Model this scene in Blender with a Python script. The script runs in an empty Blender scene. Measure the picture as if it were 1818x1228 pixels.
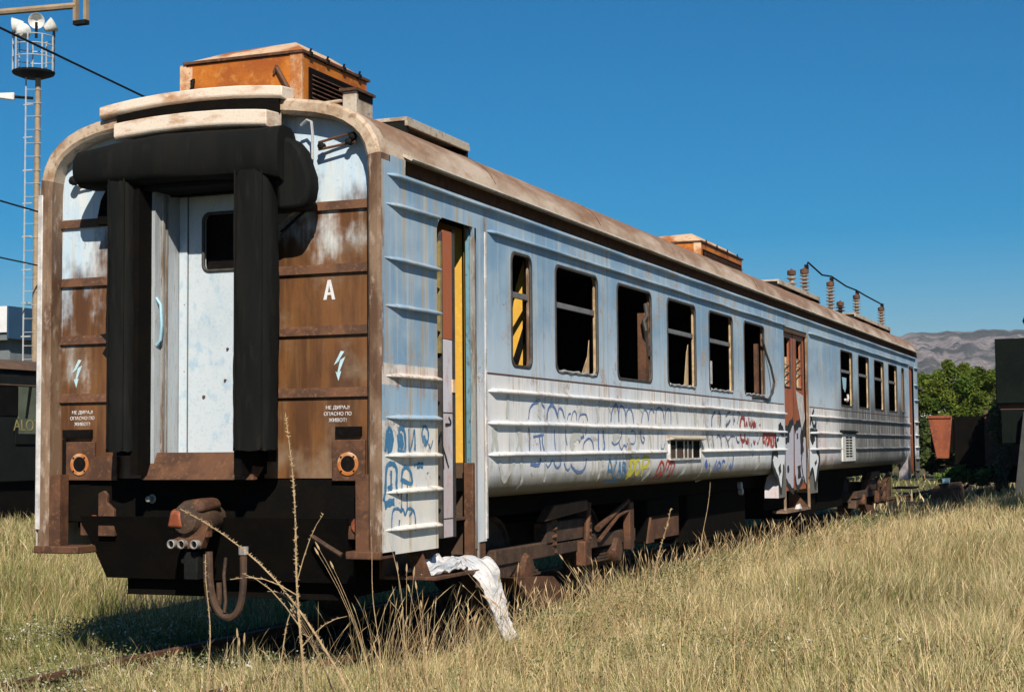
import bpy, bmesh, math, random
import numpy as np
from mathutils import Vector, Matrix
random.seed(7); rng = np.random.default_rng(11)
R = math.radians
SC = bpy.context.scene
COL = SC.collection

# ---------------- camera ----------------
cd = bpy.data.cameras.new('camera'); cam = bpy.data.objects.new('camera', cd); COL.objects.link(cam)
cd.sensor_width = 36; cd.lens = 56.36; cd.clip_start = .1; cd.clip_end = 12000
yaw, pit, rol = (0.379583, 0.063846, -0.008295)
F = Vector((-math.sin(yaw)*math.cos(pit), math.cos(yaw)*math.cos(pit), math.sin(pit)))
Rt = F.cross(Vector((0,0,1))).normalized(); Up = Rt.cross(F)
R2 = Rt*math.cos(rol) + Up*math.sin(rol); U2 = -Rt*math.sin(rol) + Up*math.cos(rol)
CAM = Vector((6.382, -9.9229, 1.5279))
cam.matrix_world = Matrix(((R2.x,U2.x,-F.x,CAM.x),(R2.y,U2.y,-F.y,CAM.y),(R2.z,U2.z,-F.z,CAM.z),(0,0,0,1)))
SC.camera = cam

# ---------------- light ----------------
SUN_EL, SUN_AZ = R(37.5), R(30)          # azimuth measured from -Y towards +X
w = bpy.data.worlds.new('World'); SC.world = w; w.use_nodes = True
nt = w.node_tree; bg = nt.nodes['Background']
sky = nt.nodes.new('ShaderNodeTexSky'); sky.sky_type = 'NISHITA'; sky.sun_disc = False
sky.sun_elevation = SUN_EL; sky.sun_rotation = R(180-30); sky.altitude = 0
sky.air_density = 1.0; sky.dust_density = 0.05; sky.ozone_density = 6.0
hs = nt.nodes.new('ShaderNodeHueSaturation'); hs.inputs['Saturation'].default_value = 1.62; hs.inputs['Hue'].default_value = .494; hs.inputs['Value'].default_value = 1.0; nt.links.new(sky.outputs[0], hs.inputs['Color'])
nt.links.new(hs.outputs[0], bg.inputs[0]); bg.inputs[1].default_value = 0.054
sd = bpy.data.lights.new('sun', 'SUN'); sd.energy = 5.0; sd.angle = R(.5); sd.color = (1, .91, .76)
sun = bpy.data.objects.new('sun', sd); COL.objects.link(sun)
to_sun = Vector((math.sin(SUN_AZ)*math.cos(SUN_EL), -math.cos(SUN_AZ)*math.cos(SUN_EL), math.sin(SUN_EL)))
sun.rotation_euler = to_sun.to_track_quat('Z', 'Y').to_euler(); sun.location = (0, -20, 30)
SC.view_settings.view_transform = 'Standard'; SC.view_settings.look = 'None'
SC.view_settings.exposure = 0.52; SC.view_settings.gamma = 1
SC.cycles.max_bounces = 6

# ---------------- helpers ----------------
def srgb(r, g, b):
    f = lambda c: (c/255/12.92) if c/255 <= .04045 else ((c/255+.055)/1.055)**2.4
    return (f(r), f(g), f(b), 1)

class NT:
    """small node-graph writer"""
    def __init__(s, name, rough=.6, metal=0, spec=.4):
        m = bpy.data.materials.new(name); m.use_nodes = True; s.m = m; s.t = m.node_tree
        s.b = s.t.nodes['Principled BSDF']; s.b.inputs['Roughness'].default_value = rough
        s.b.inputs['Metallic'].default_value = metal; s.b.inputs['Specular IOR Level'].default_value = spec
        s.tc = s.t.nodes.new('ShaderNodeTexCoord'); s.P = s.tc.outputs['Object']
        sp = s.n('ShaderNodeSeparateXYZ'); s.l(s.P, sp.inputs[0]); s.x, s.y, s.z = sp.outputs
    def n(s, t): return s.t.nodes.new(t)
    def l(s, a, b): s.t.links.new(a, b)
    def setv(s, inp, v):
        if isinstance(v, (int, float)): inp.default_value = v
        elif isinstance(v, tuple): inp.default_value = v
        else: s.l(v, inp)
    def math(s, op, a, b=0, c=None, clamp=False):
        n = s.n('ShaderNodeMath'); n.operation = op; n.use_clamp = clamp
        s.setv(n.inputs[0], a); s.setv(n.inputs[1], b)
        if c is not None: s.setv(n.inputs[2], c)
        return n.outputs[0]
    def scale(s, sx, sy, sz, off=0):
        n = s.n('ShaderNodeMapping'); s.l(s.P, n.inputs[0]); n.inputs['Scale'].default_value = (sx, sy, sz)
        n.inputs['Location'].default_value = (off, off*.7, off*1.3); return n.outputs[0]
    def noise(s, sc=1, det=5, v=None, rough=.6):
        n = s.n('ShaderNodeTexNoise'); n.inputs['Scale'].default_value = sc; n.inputs['Detail'].default_value = det
        n.inputs['Roughness'].default_value = rough
        s.l(v if v is not None else s.P, n.inputs['Vector']); return n.outputs['Fac']
    def step(s, v, a, b):
        n = s.n('ShaderNodeMapRange'); n.interpolation_type = 'SMOOTHSTEP'; s.setv(n.inputs[0], v)
        n.inputs[1].default_value = a; n.inputs[2].default_value = b; return n.outputs[0]
    def band(s, v, a, b, e=.01): return s.math('MULTIPLY', s.step(v, a-e, a+e), s.math('SUBTRACT', 1.0, s.step(v, b-e, b+e)))
    def mul(s, *a):
        o = a[0]
        for v in a[1:]: o = s.math('MULTIPLY', o, v, clamp=True)
        return o
    def mix(s, f, a, b, bt='MIX'):
        n = s.n('ShaderNodeMix'); n.data_type = 'RGBA'; n.blend_type = bt
        s.setv(n.inputs[0], f); s.setv(n.inputs[6], a); s.setv(n.inputs[7], b); return n.outputs[2]
    def out(s, c): s.setv(s.b.inputs['Base Color'], c)
    def rough(s, v): s.setv(s.b.inputs['Roughness'], v)
    def bump(s, h, strength=.3, dist=.02):
        n = s.n('ShaderNodeBump'); n.inputs['Strength'].default_value = strength; n.inputs['Distance'].default_value = dist
        s.l(h, n.inputs['Height']); s.l(n.outputs[0], s.b.inputs['Normal'])

M = {}
def plain(name, col, rough=.7, metal=0, var=.35, sc=6, bump=.15, dark=None, spec=.4):
    """a painted or raw surface with blotches and fine grain"""
    g = NT(name, rough, metal, spec); c2 = dark or tuple(c*(1-var) for c in col[:3])+(1,)
    n1 = g.noise(sc, 6); n2 = g.noise(sc*9, 3)
    c = g.mix(g.step(n1, .35, .68), col, c2)
    c = g.mix(g.mul(g.step(n2, .5, .75), .35), c, tuple(min(1, x*1.4+.01) for x in col[:3])+(1,))
    g.out(c); g.bump(n2, bump, .01); M[name] = g.m; return g.m

# carriage side: faded blue above, chalky white below, rust runs, soot
def side_mat():
    g = NT('side_paint', .42, 0, .5)
    fine = g.noise(40, 4); big = g.noise(1.1, 5, g.scale(1, 1, 1.6)); streak = g.noise(1, 5, g.scale(9, 9, .55)); streak2 = g.noise(1, 6, g.scale(26, 26, .9, 3)); med = g.noise(5, 6, g.scale(1, 1, .7, 5))
    zp = g.math('ADD', g.z, g.mul(g.math('SUBTRACT', g.noise(7, 4), .5), .025))
    blue = g.mix(g.step(big, .38, .62), (.195,.32,.465,1), (.31,.425,.54,1))
    blue = g.mix(g.mul(g.step(streak, .50, .70), .6), blue, (.50,.51,.50,1))
    blue = g.mix(g.mul(g.step(streak2, .55, .75), .5), blue, (.17,.25,.35,1))
    white = g.mix(g.step(big, .35, .65), (.58,.62,.68,1), (.70,.69,.69,1))
    white = g.mix(g.mul(g.step(streak, .5, .72), .6), white, (.44,.52,.62,1))
    white = g.mix(g.mul(g.step(streak2, .52, .72), .5), white, (.42,.42,.44,1))
    front = g.math('SUBTRACT', 1.0, g.step(g.y, .93, .95))
    upper = g.step(zp, 2.12, 2.135)
    # below the windows the blue has chalked away
    chalk = g.mul(g.math('SUBTRACT', 1.0, g.step(g.math('ADD', zp, g.mul(streak, .5)), 2.45, 2.95)), g.math('SUBTRACT', 1.0, front), .85)
    c = g.mix(upper, white, g.mix(chalk, blue, (.46,.55,.65,1)))
    c = g.mix(g.mul(g.band(zp, 1.98, 2.12, .008), front), c, (.66,.60,.56,1))
    c = g.mix(g.mul(g.band(zp, 1.73, 1.98, .006), front), c, g.mix(g.step(streak, .4, .7), (.26,.40,.55,1), (.36,.47,.58,1)))
    c = g.mix(g.mul(g.math('SUBTRACT', 1.0, g.step(zp, 1.70, 1.74)), front), c, g.mix(g.step(med, .4, .65), (.70,.67,.62,1), (.60,.61,.62,1)))
    # yellow-brown water runs
    run = g.mul(g.step(g.noise(1, 4, g.scale(11, 11, .25, 9)), .54, .68), g.step(g.noise(2.2, 3), .38, .58))
    c = g.mix(g.mul(run, .8), c, (.42,.29,.13,1))
    fr2 = g.mul(front, g.step(g.noise(1, 5, g.scale(16, 16, .35, 61), .65), .52, .64), g.step(g.z, 1.9, 2.3))
    c = g.mix(g.mul(fr2, .6), c, (.42,.30,.15,1))
    # rust runs below the seam at 2.13
    rr = g.mul(g.step(g.noise(1, 6, g.scale(17, 17, .8, 2), .7), .50, .64), g.step(g.noise(1.7, 3, g.scale(1,1,1,14)), .40, .6), g.band(g.z, 1.90, 2.13, .05))
    c = g.mix(g.mul(rr, .75), c, (.33,.14,.06,1))
    # pinholes and blisters of rust
    # irregular flaked patches down to primer and rust
    fl = g.mul(g.step(g.noise(3.2, 8, g.scale(1, 1, 1, 40), .72), .565, .59), g.step(g.noise(.9, 2, g.scale(1,1,1,50)), .42, .58))
    c = g.mix(g.mul(fl, .8), c, g.mix(g.step(fine, .4, .6), (.30,.20,.14,1), (.44,.42,.40,1)))
    sp = g.mul(g.step(g.noise(9, 6, None, .7), .66, .70), g.step(g.noise(1.3, 2, g.scale(1,1,1,4)), .45, .6))
    c = g.mix(g.mul(sp, .85), c, (.22,.09,.035,1))
    # rust bleeding from the ribs and door edges
    rz = g.math('ABSOLUTE', g.math('SUBTRACT', g.math('FRACT', g.math('MULTIPLY', g.math('SUBTRACT', g.z, 1.475-.13), 1/.257)), .5))
    rb_ = g.mul(g.math('SUBTRACT', 1.0, g.step(rz, .02, .26)), g.step(g.noise(1, 6, g.scale(30, 30, 3, 21), .7), .56, .68), g.step(g.noise(2.6, 3, g.scale(1,1,1,30)), .48, .6))
    c = g.mix(g.mul(rb_, .9), c, (.24,.095,.035,1))
    de = g.mul(g.math('SUBTRACT', 1.0, g.step(g.math('ABSOLUTE', g.math('SUBTRACT', g.y, 1.88)), .01, .07)), g.step(g.noise(8, 5, g.scale(1,1,.4,2), .7), .48, .6))
    c = g.mix(g.mul(de, .8), c, (.22,.10,.05,1))
    ed = g.mul(g.math('SUBTRACT', 1.0, g.step(g.y, .02, .075)), g.step(g.noise(10, 5, g.scale(1,1,.35,4), .7), .5, .58))
    c = g.mix(g.mul(ed, .85), c, (.20,.09,.05,1))
    spot = g.mul(g.step(g.noise(6, 3, g.scale(1, 1, 1.3, 8)), .66, .72), g.band(g.z, 1.22, 1.36, .04))
    c = g.mix(spot, c, (.26,.10,.03,1))
    # road dirt and painted shade where the skirt rolls under
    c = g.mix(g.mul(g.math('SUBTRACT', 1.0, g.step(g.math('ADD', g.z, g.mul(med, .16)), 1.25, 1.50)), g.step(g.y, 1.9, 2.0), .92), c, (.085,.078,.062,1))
    # soot and scrubbed marks towards the far end
    so = g.mul(g.step(g.math('ADD', g.y, g.mul(big, 3)), 17.6, 19.2), g.math('SUBTRACT', 1.0, g.step(g.z, 2.2, 2.75)), g.step(g.math('ADD', g.mul(streak, .5), g.mul(streak2, .5)), .30, .50), g.math('SUBTRACT', 1.0, g.step(g.y, 24.6, 26)))
    c = g.mix(g.mul(so, .9), c, (.065,.062,.06,1))
    pk = g.mul(g.band(g.y, 15.5, 16.9, .25), g.math('SUBTRACT', 1.0, g.step(g.z, 1.7, 1.95)), g.step(med, .4, .6))
    c = g.mix(g.mul(pk, .55), c, (.62,.42,.40,1))
    # dull green rinse at the bottom of old tags
    c = g.mix(g.mul(g.step(g.noise(3, 3, g.scale(2.2, 2.2, .5, 12)), .58, .66), g.band(g.z, 1.3, 2.3, .1), .4), c, (.36,.37,.33,1))
    # plate joints
    seam = g.math('ABSOLUTE', g.math('SUBTRACT', g.math('FRACT', g.math('MULTIPLY', g.math('SUBTRACT', g.y, 2.30), 1/1.78)), .5))
    c = g.mix(g.mul(g.math('SUBTRACT', 1.0, g.step(seam, .001, .004)), g.step(g.y, 2, 2.2), .7), c, (.17,.15,.14,1))
    c = g.mix(g.mul(g.step(fine, .5, .8), .15), c, (.3,.3,.3,1))
    g.out(c); g.rough(g.math('ADD', .36, g.mul(med, .25)))
    g.bump(g.math('ADD', g.noise(1.6, 2, g.scale(1, 1, .6, 1)), g.mul(fine, .03)), .35, .05)
    M['side'] = g.m
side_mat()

def end_mat():
    g = NT('end_paint', .5, 0, .45)
    big = g.noise(2.2, 6, g.scale(1, 1, .8)); st = g.noise(1, 6, g.scale(7, 7, 1.3, 2)); fine = g.noise(35, 4); st2 = g.noise(1, 5, g.scale(24, 24, 1.2, 6))
    rust = g.mix(g.step(st, .4, .65), (.075,.030,.011,1), (.145,.060,.018,1))
    rust = g.mix(g.mul(g.step(st2, .5, .7), .5), rust, (.17,.085,.030,1))
    rust = g.mix(g.mul(g.step(big, .50, .7), .75), rust, (.22,.16,.11,1))
    paint = g.mix(g.step(st, .45, .7), (.42,.54,.66,1), (.56,.60,.62,1))
    paint = g.mix(g.mul(g.step(st2, .5, .7), .4), paint, (.40,.33,.25,1))
    # paint survives high up, and more of it on the left
    lvl = g.math('ADD', g.math('ADD', g.mul(g.math('SUBTRACT', g.z, 2.25), .62), 0), g.math('MULTIPLY', g.math('ADD', g.math('SUBTRACT', big, .5), g.math('MULTIPLY', g.math('SUBTRACT', st, .5), .7)), 1.35))
    lvl = g.math('ADD', lvl, g.math('MULTIPLY', g.x, -.19))
    lvl = g.math('ADD', lvl, g.math('MULTIPLY', g.step(g.z, 3.18, 3.30), .26))
    f = g.step(lvl, .34, .76)
    c = g.mix(f, rust, paint)
    c = g.mix(g.mul(g.step(fine, .6, .75), .35), c, (.05,.02,.01,1))
    g.out(c); g.rough(g.math('ADD', .42, g.mul(big, .3))); g.bump(g.math('ADD', g.noise(3, 2), g.mul(fine, .06)), .3, .04)
    M['end'] = g.m
end_mat()

def blend_mat(name, a, b, c3, lo=.42, hi=.6, sc=2.5, vs=(1,1,1), rough=.6, zfade=None, bump=.25, metal=0, spec=None):
    g = NT(name, rough, metal); n = g.noise(sc, 7, g.scale(*vs)); n2 = g.noise(sc*6, 5, g.scale(vs[0], vs[1], vs[2], 7)); n3 = g.noise(sc*25, 3)
    f = n
    if zfade: f = g.math('ADD', n, g.math('MULTIPLY', g.math('SUBTRACT', g.z, zfade[0]), zfade[1]))
    c = g.mix(g.step(f, lo, hi), a, b); c = g.mix(g.mul(g.step(n2, .52, .7), .8), c, c3)
    c = g.mix(g.mul(g.step(n3, .5, .75), .25), c, tuple(x*.4 for x in b[:3])+(1,))
    g.out(c); g.bump(n3, bump, .01)
    if spec is not None: g.b.inputs['Specular IOR Level'].default_value = spec
    M[name] = g.m
blend_mat('roof', (.47,.38,.30,1), (.23,.130,.070,1), (.36,.235,.15,1), .38, .62, 1.6, (1.2,.45,1.2), .55, (3.72, .75))
blend_mat('frame', (.20,.13,.085,1), (.085,.042,.022,1), (.34,.27,.22,1), .42, .6, 3, (1,1,.35), .6)
blend_mat('arch', (.46,.36,.27,1), (.26,.155,.085,1), (.20,.11,.06,1), .44, .62, 3, (1,1,1), .6)
blend_mat('hood_lip', (.64,.55,.46,1), (.38,.19,.085,1), (.62,.56,.51,1), .44, .64, 2.6, (1,1,2.6), .55)
blend_mat('orange_rust', (.46,.145,.012,1), (.28,.070,.008,1), (.46,.19,.035,1), .4, .62, 2.2, (1,1,1), .6)
blend_mat('pale_rust', (.60,.42,.27,1), (.36,.12,.025,1), (.30,.09,.02,1), .45, .6, 2.6, (1,1,1), .6)
blend_mat('brown_rust', (.105,.045,.022,1), (.055,.024,.013,1), (.16,.075,.035,1), .4, .6, 5, (1,1,1), .75)
blend_mat('red_rust', (.24,.06,.022,1), (.16,.04,.018,1), (.30,.10,.04,1), .4, .62, 3, (1,1,.6), .6)
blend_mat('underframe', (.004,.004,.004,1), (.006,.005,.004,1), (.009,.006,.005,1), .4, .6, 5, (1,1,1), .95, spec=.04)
blend_mat('bogie', (.065,.036,.022,1), (.034,.019,.013,1), (.12,.072,.042,1), .4, .6, 6, (1,1,1), .8)
blend_mat('rubber', (.005,.006,.006,1), (.008,.008,.0075,1), (.013,.012,.011,1), .4, .6, 4, (1,1,.15), .85, spec=.12)
blend_mat('door_red', (.36,.10,.036,1), (.27,.072,.028,1), (.33,.13,.07,1), .4, .65, 3, (1,1,.4), .5)
blend_mat('leaf_white', (.55,.53,.58,1), (.48,.42,.44,1), (.50,.30,.28,1), .42, .6, 3, (1,1,.5), .45, bump=.06)
blend_mat('end_door', (.46,.52,.58,1), (.39,.46,.53,1), (.30,.42,.54,1), .5, .7, 2, (1,1,.7), .45, bump=.04)
blend_mat('jamb', (.36,.40,.44,1), (.30,.33,.36,1), (.24,.20,.17,1), .45, .65, 3, (4,4,.4), .4)
blend_mat('teal_jamb', (.10,.22,.29,1), (.13,.28,.37,1), (.09,.05,.03,1), .4, .6, 6, (1,1,.6), .5)
blend_mat('steel_trim', (.24,.235,.23,1), (.13,.09,.065,1), (.36,.34,.32,1), .45, .62, 4, (3,3,.4), .45)
blend_mat('walkway', (.42,.37,.31,1), (.26,.18,.12,1), (.16,.10,.07,1), .5, .66, 3, (1,1,1), .7)
blend_mat('rag', (.58,.56,.57,1), (.40,.42,.46,1), (.25,.28,.33,1), .45, .62, 5, (1,1,1), .9)
plain('shade_ballast', (.028,.024,.020,1), .95, 0, .5, 12, .6, spec=.05)
plain('yellow', (.62,.36,.055,1), .5, 0, .12, 3)
plain('cream', (.50,.36,.21,1), .6, 0, .5, 8)
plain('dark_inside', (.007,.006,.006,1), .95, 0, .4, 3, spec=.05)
plain('brown_inside', (.075,.045,.028,1), .8, 0, .4, 3)
plain('gasket', (.05,.045,.042,1), .7, 0, .5, 14)
plain('sash', (.20,.20,.20,1), .45, .2, .4, 10)
plain('sash_pale', (.42,.41,.41,1), .5, .1, .45, 9)
plain('seam_rust_gutter_shade', (.12,.05,.028,1), .8, 0, .5, 12)
plain('white_letter', (.62,.62,.64,1), .6, 0, .2, 30)
plain('blue_letter', (.42,.60,.68,1), .6, 0, .2, 30)
plain('brass', (.42,.33,.14,1), .4, .5, .4, 12)
plain('porcelain', (.40,.32,.25,1), .35, 0, .7, 14, .05)
plain('porcelain_dark', (.085,.045,.032,1), .3, 0, .4, 9, .05)
plain('white_metal', (.60,.60,.58,1), .5, 0, .25, 8)
plain('mast_tan', (.30,.22,.14,1), .7, 0, .3, 5)
plain('galvanised', (.46,.47,.47,1), .5, .2, .25, 5)
plain('dark_metal', (.010,.011,.011,1), .8, 0, .3, 5, spec=.1)
plain('wire', (.01,.01,.012,1), .6, 0, .1, 5)
plain('wagon_green', (.005,.008,.007,1), .9, 0, .4, 2, spec=.08)
plain('wagon_grey', (.05,.053,.05,1), .8, 0, .4, 4)
plain('railcar_green', (.008,.010,.009,1), .8, 0, .4, 2, spec=.1)
plain('railcar_pale', (.10,.115,.08,1), .5, 0, .3, 3)
plain('railcar_roof', (.11,.065,.04,1), .8, 0, .4, 2)
plain('fascia_white', (.62,.62,.64,1), .6, 0, .1, 2)
plain('fascia_blue', (.02,.06,.12,1), .6, 0, .2, 2)
plain('render_grey', (.13,.15,.16,1), .8, 0, .2, 2)
plain('hood_white', (.56,.54,.54,1), .5, 0, .4, 8)
plain('pale_blue', (.30,.50,.62,1), .6, 0, .2, 5)
plain('dry_stalk', (.42,.30,.17,1), .9, 0, .4, 20)
plain('house_white', (.62,.60,.58,1), .8, 0, .1, 1)
plain('house_roof', (.30,.13,.08,1), .8, 0, .3, 1)
plain('bark', (.09,.06,.04,1), .9, 0, .5, 6, .5)
plain('letter_yellow', (.26,.22,.09,1), .6, 0, .3, 8)
SPRAY = dict(blue=(.045,.17,.33,1), blue2=(.10,.165,.35,1), blue3=(.06,.13,.42,1), navy=(.09,.11,.20,1), yellow=(.50,.46,.05,1), red=(.36,.035,.02,1),
             darkred=(.25,.03,.03,1), black=(.012,.014,.016,1), silver=(.66,.69,.73,1), silver2=(.44,.44,.52,1), ghost=(.47,.48,.46,1))
for k, v in SPRAY.items():
    g = NT('spray_'+k, .55); n = g.noise(14, 4, g.scale(1,1,.8)); n2 = g.noise(60, 2)
    under = (.55,.54,.56,1) if k not in ('black', 'silver2') else (.20,.17,.18,1)
    c = g.mix(g.mul(g.step(n, .54, .76), .38), v, under); g.out(g.mix(g.mul(g.step(n2, .5, .8), .12), c, under)); M['spray_'+k] = g.m

def children_of(o): return [c for c in bpy.data.objects if c.parent == o]
def tag(o, label=None, cat=None, group=None, kind=None):
    if label: o['label'] = label
    if cat: o['category'] = cat
    if group: o['group'] = group
    if kind: o['kind'] = kind
    return o
def empty(name, loc=(0,0,0), rz=0):
    o = bpy.data.objects.new(name, None); COL.objects.link(o); o.location = loc; o.rotation_euler = (0,0,rz); o.empty_display_size = .2
    return o
def copy_tree(o, parent=None):
    c = o.copy(); COL.objects.link(c); c.parent = parent
    for ch in children_of(o): copy_tree(ch, c)
    return c

class MB:
    def __init__(s): s.v = []; s.f = []
    def add(s, vs, fs):
        o = len(s.v); s.v += [tuple(v) for v in vs]; s.f += [tuple(i+o for i in f) for f in fs]; return s
    def box(s, x0, x1, y0, y1, z0, z1):
        v = [(x0,y0,z0),(x1,y0,z0),(x1,y1,z0),(x0,y1,z0),(x0,y0,z1),(x1,y0,z1),(x1,y1,z1),(x0,y1,z1)]
        return s.add(v, [(3,2,1,0),(4,5,6,7),(0,1,5,4),(1,2,6,5),(2,3,7,6),(3,0,4,7)])
    def hexa(s, b, t):
        """b, t: four bottom and four top corners, counter-clockwise from above"""
        return s.add(list(b)+list(t), [(3,2,1,0),(4,5,6,7),(0,1,5,4),(1,2,6,5),(2,3,7,6),(3,0,4,7)])
    def ring_tube(s, pts, rad, n=8, cap=True):
        pts = [Vector(p) for p in pts]; rs = rad if isinstance(rad, (list, tuple)) else [rad]*len(pts)
        base = len(s.v); T0 = (pts[1]-pts[0]).normalized()
        up = Vector((0,0,1)) if abs(T0.z) < .9 else Vector((1,0,0)); A = T0.cross(up).normalized()
        for i, p in enumerate(pts):
            T = (pts[min(i+1, len(pts)-1)]-pts[max(i-1, 0)]).normalized()
            A = (A - T*A.dot(T)).normalized(); B = T.cross(A)
            for k in range(n):
                a = 2*math.pi*k/n; s.v.append(tuple(p + (A*math.cos(a)+B*math.sin(a))*rs[i]))
        for i in range(len(pts)-1):
            for k in range(n):
                a = base+i*n+k; b = base+i*n+(k+1) % n; s.f.append((a, b, b+n, a+n))
        if cap: s.f.append(tuple(base+k for k in reversed(range(n)))); s.f.append(tuple(base+(len(pts)-1)*n+k for k in range(n)))
        return s
    def lathe(s, c, prof, n=20, axis='z'):
        """prof: (radius, height) list turned round an axis through c"""
        base = len(s.v)
        for r, h in prof:
            for k in range(n):
                a = 2*math.pi*k/n; u, v = r*math.cos(a), r*math.sin(a)
                p = {'z': (u, v, h), 'y': (u, h, -v), 'x': (h, u, v)}[axis]
                s.v.append((c[0]+p[0], c[1]+p[1], c[2]+p[2]))
        m = len(prof)
        for i in range(m-1):
            for k in range(n):
                a = base+i*n+k; b = base+i*n+(k+1) % n; s.f.append((a, b, b+n, a+n))
        s.f.append(tuple(base+k for k in reversed(range(n)))); s.f.append(tuple(base+(m-1)*n+k for k in range(n)))
        return s
    def prism(s, poly, axis, a, b):
        """poly in the plane across axis; extruded from a to b"""
        def P(u, v, h): return {'x': (h, u, v), 'y': (u, h, v), 'z': (u, v, h)}[axis]
        n = len(poly); vs = [P(u, v, a) for u, v in poly]+[P(u, v, b) for u, v in poly]
        fs = [tuple(range(n)), tuple(reversed(range(n, 2*n)))]+[(i, i+n, (i+1) % n+n, (i+1) % n) for i in range(n)]
        return s.add(vs, fs)
    def build(s, name, mat, parent=None, smooth=True, bevel=0, off=None):
        me = bpy.data.meshes.new(name)
        vs = s.v if off is None else [(a-off[0], b-off[1], c-off[2]) for a, b, c in s.v]
        me.from_pydata(vs, [], s.f); me.update()
        b = bmesh.new(); b.from_mesh(me); bmesh.ops.recalc_face_normals(b, faces=b.faces[:]); b.to_mesh(me); b.free()
        o = bpy.data.objects.new(name, me); COL.objects.link(o)
        if mat: me.materials.append(M[mat] if isinstance(mat, str) else mat)
        if parent: o.parent = parent
        if smooth:
            for p in me.polygons: p.use_smooth = True
            me.set_sharp_from_angle(angle=R(35))
        if bevel:
            md = o.modifiers.new('bevel', 'BEVEL'); md.width = bevel; md.segments = 2; md.limit_method = 'ANGLE'; md.harden_normals = False
        return o
def fast_mesh(name, V, quads=None, tris=None, attr=None):
    """numpy arrays -> mesh"""
    me = bpy.data.meshes.new(name); me.vertices.add(len(V)); me.vertices.foreach_set('co', V.astype(np.float32).ravel())
    idx = []; tot = []
    if quads is not None and len(quads): idx.append(quads.ravel()); tot.append(np.full(len(quads), 4))
    if tris is not None and len(tris): idx.append(tris.ravel()); tot.append(np.full(len(tris), 3))
    idx = np.concatenate(idx).astype(np.int32); tot = np.concatenate(tot).astype(np.int32)
    st = np.concatenate([[0], np.cumsum(tot)[:-1]]).astype(np.int32)
    me.loops.add(len(idx)); me.loops.foreach_set('vertex_index', idx)
    me.polygons.add(len(tot)); me.polygons.foreach_set('loop_start', st); me.polygons.foreach_set('loop_total', tot)
    me.update(calc_edges=True)
    if attr is not None:
        a = me.color_attributes.new('tint', 'FLOAT_COLOR', 'POINT'); a.data.foreach_set('color', attr.astype(np.float32).ravel())
    return me

# ---------------- setting: ground, mountain ----------------
def gz(x, y):
    """ground height: the track lies in a slight dip, the field to its right rises"""
    x = np.asarray(x, float); y = np.asarray(y, float)
    s = lambda t: np.clip(t, 0, 1)**2*(3-2*np.clip(t, 0, 1))
    h = -.16 + .26*s((x-1.3)/2.2)*s((y+1.5)/8) + .20*s((x-1.5)/5)*s((y-8)/18)
    h = h + .10*s((-x-3)/6) + .035*np.sin(x*1.3+y*.7)+.03*np.sin(x*.6-y*1.1)
    return h
xs = np.unique(np.concatenate([-np.geomspace(1, 6000, 60), np.linspace(-12, 14, 66), np.geomspace(14, 6000, 50)])); ys = np.unique(np.concatenate([-np.geomspace(14, 3000, 20), np.linspace(-12, 45, 96), np.geomspace(46, 7000, 60)]))
X, Y = np.meshgrid(xs, ys); far = np.clip((np.hypot(X, Y)-60)/300, 0, 1)
Zg = gz(X, Y)*(1-far)+far*.2; Vg = np.stack([X, Y, Zg], -1).reshape(-1, 3); nx, ny = len(xs), len(ys)
I = (np.arange(ny-1)[:, None]*nx+np.arange(nx-1)[None]).ravel(); Q = np.stack([I, I+1, I+1+nx, I+nx], -1)
g = NT('ground_soil', .95, 0, .1); n1 = g.noise(.8, 6); n2 = g.noise(9, 6)
c = g.mix(g.step(n1, .4, .6), (.115,.095,.048,1), (.075,.078,.030,1)); c = g.mix(g.mul(g.step(n2, .45, .7), .6), c, (.16,.125,.07,1)); g.out(c); g.bump(n2, .6, .05); M['ground'] = g.m
me = fast_mesh('ground', Vg, Q); me.materials.append(M['ground']); o = bpy.data.objects.new('ground', me); COL.objects.link(o); tag(o, kind='structure')

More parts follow.
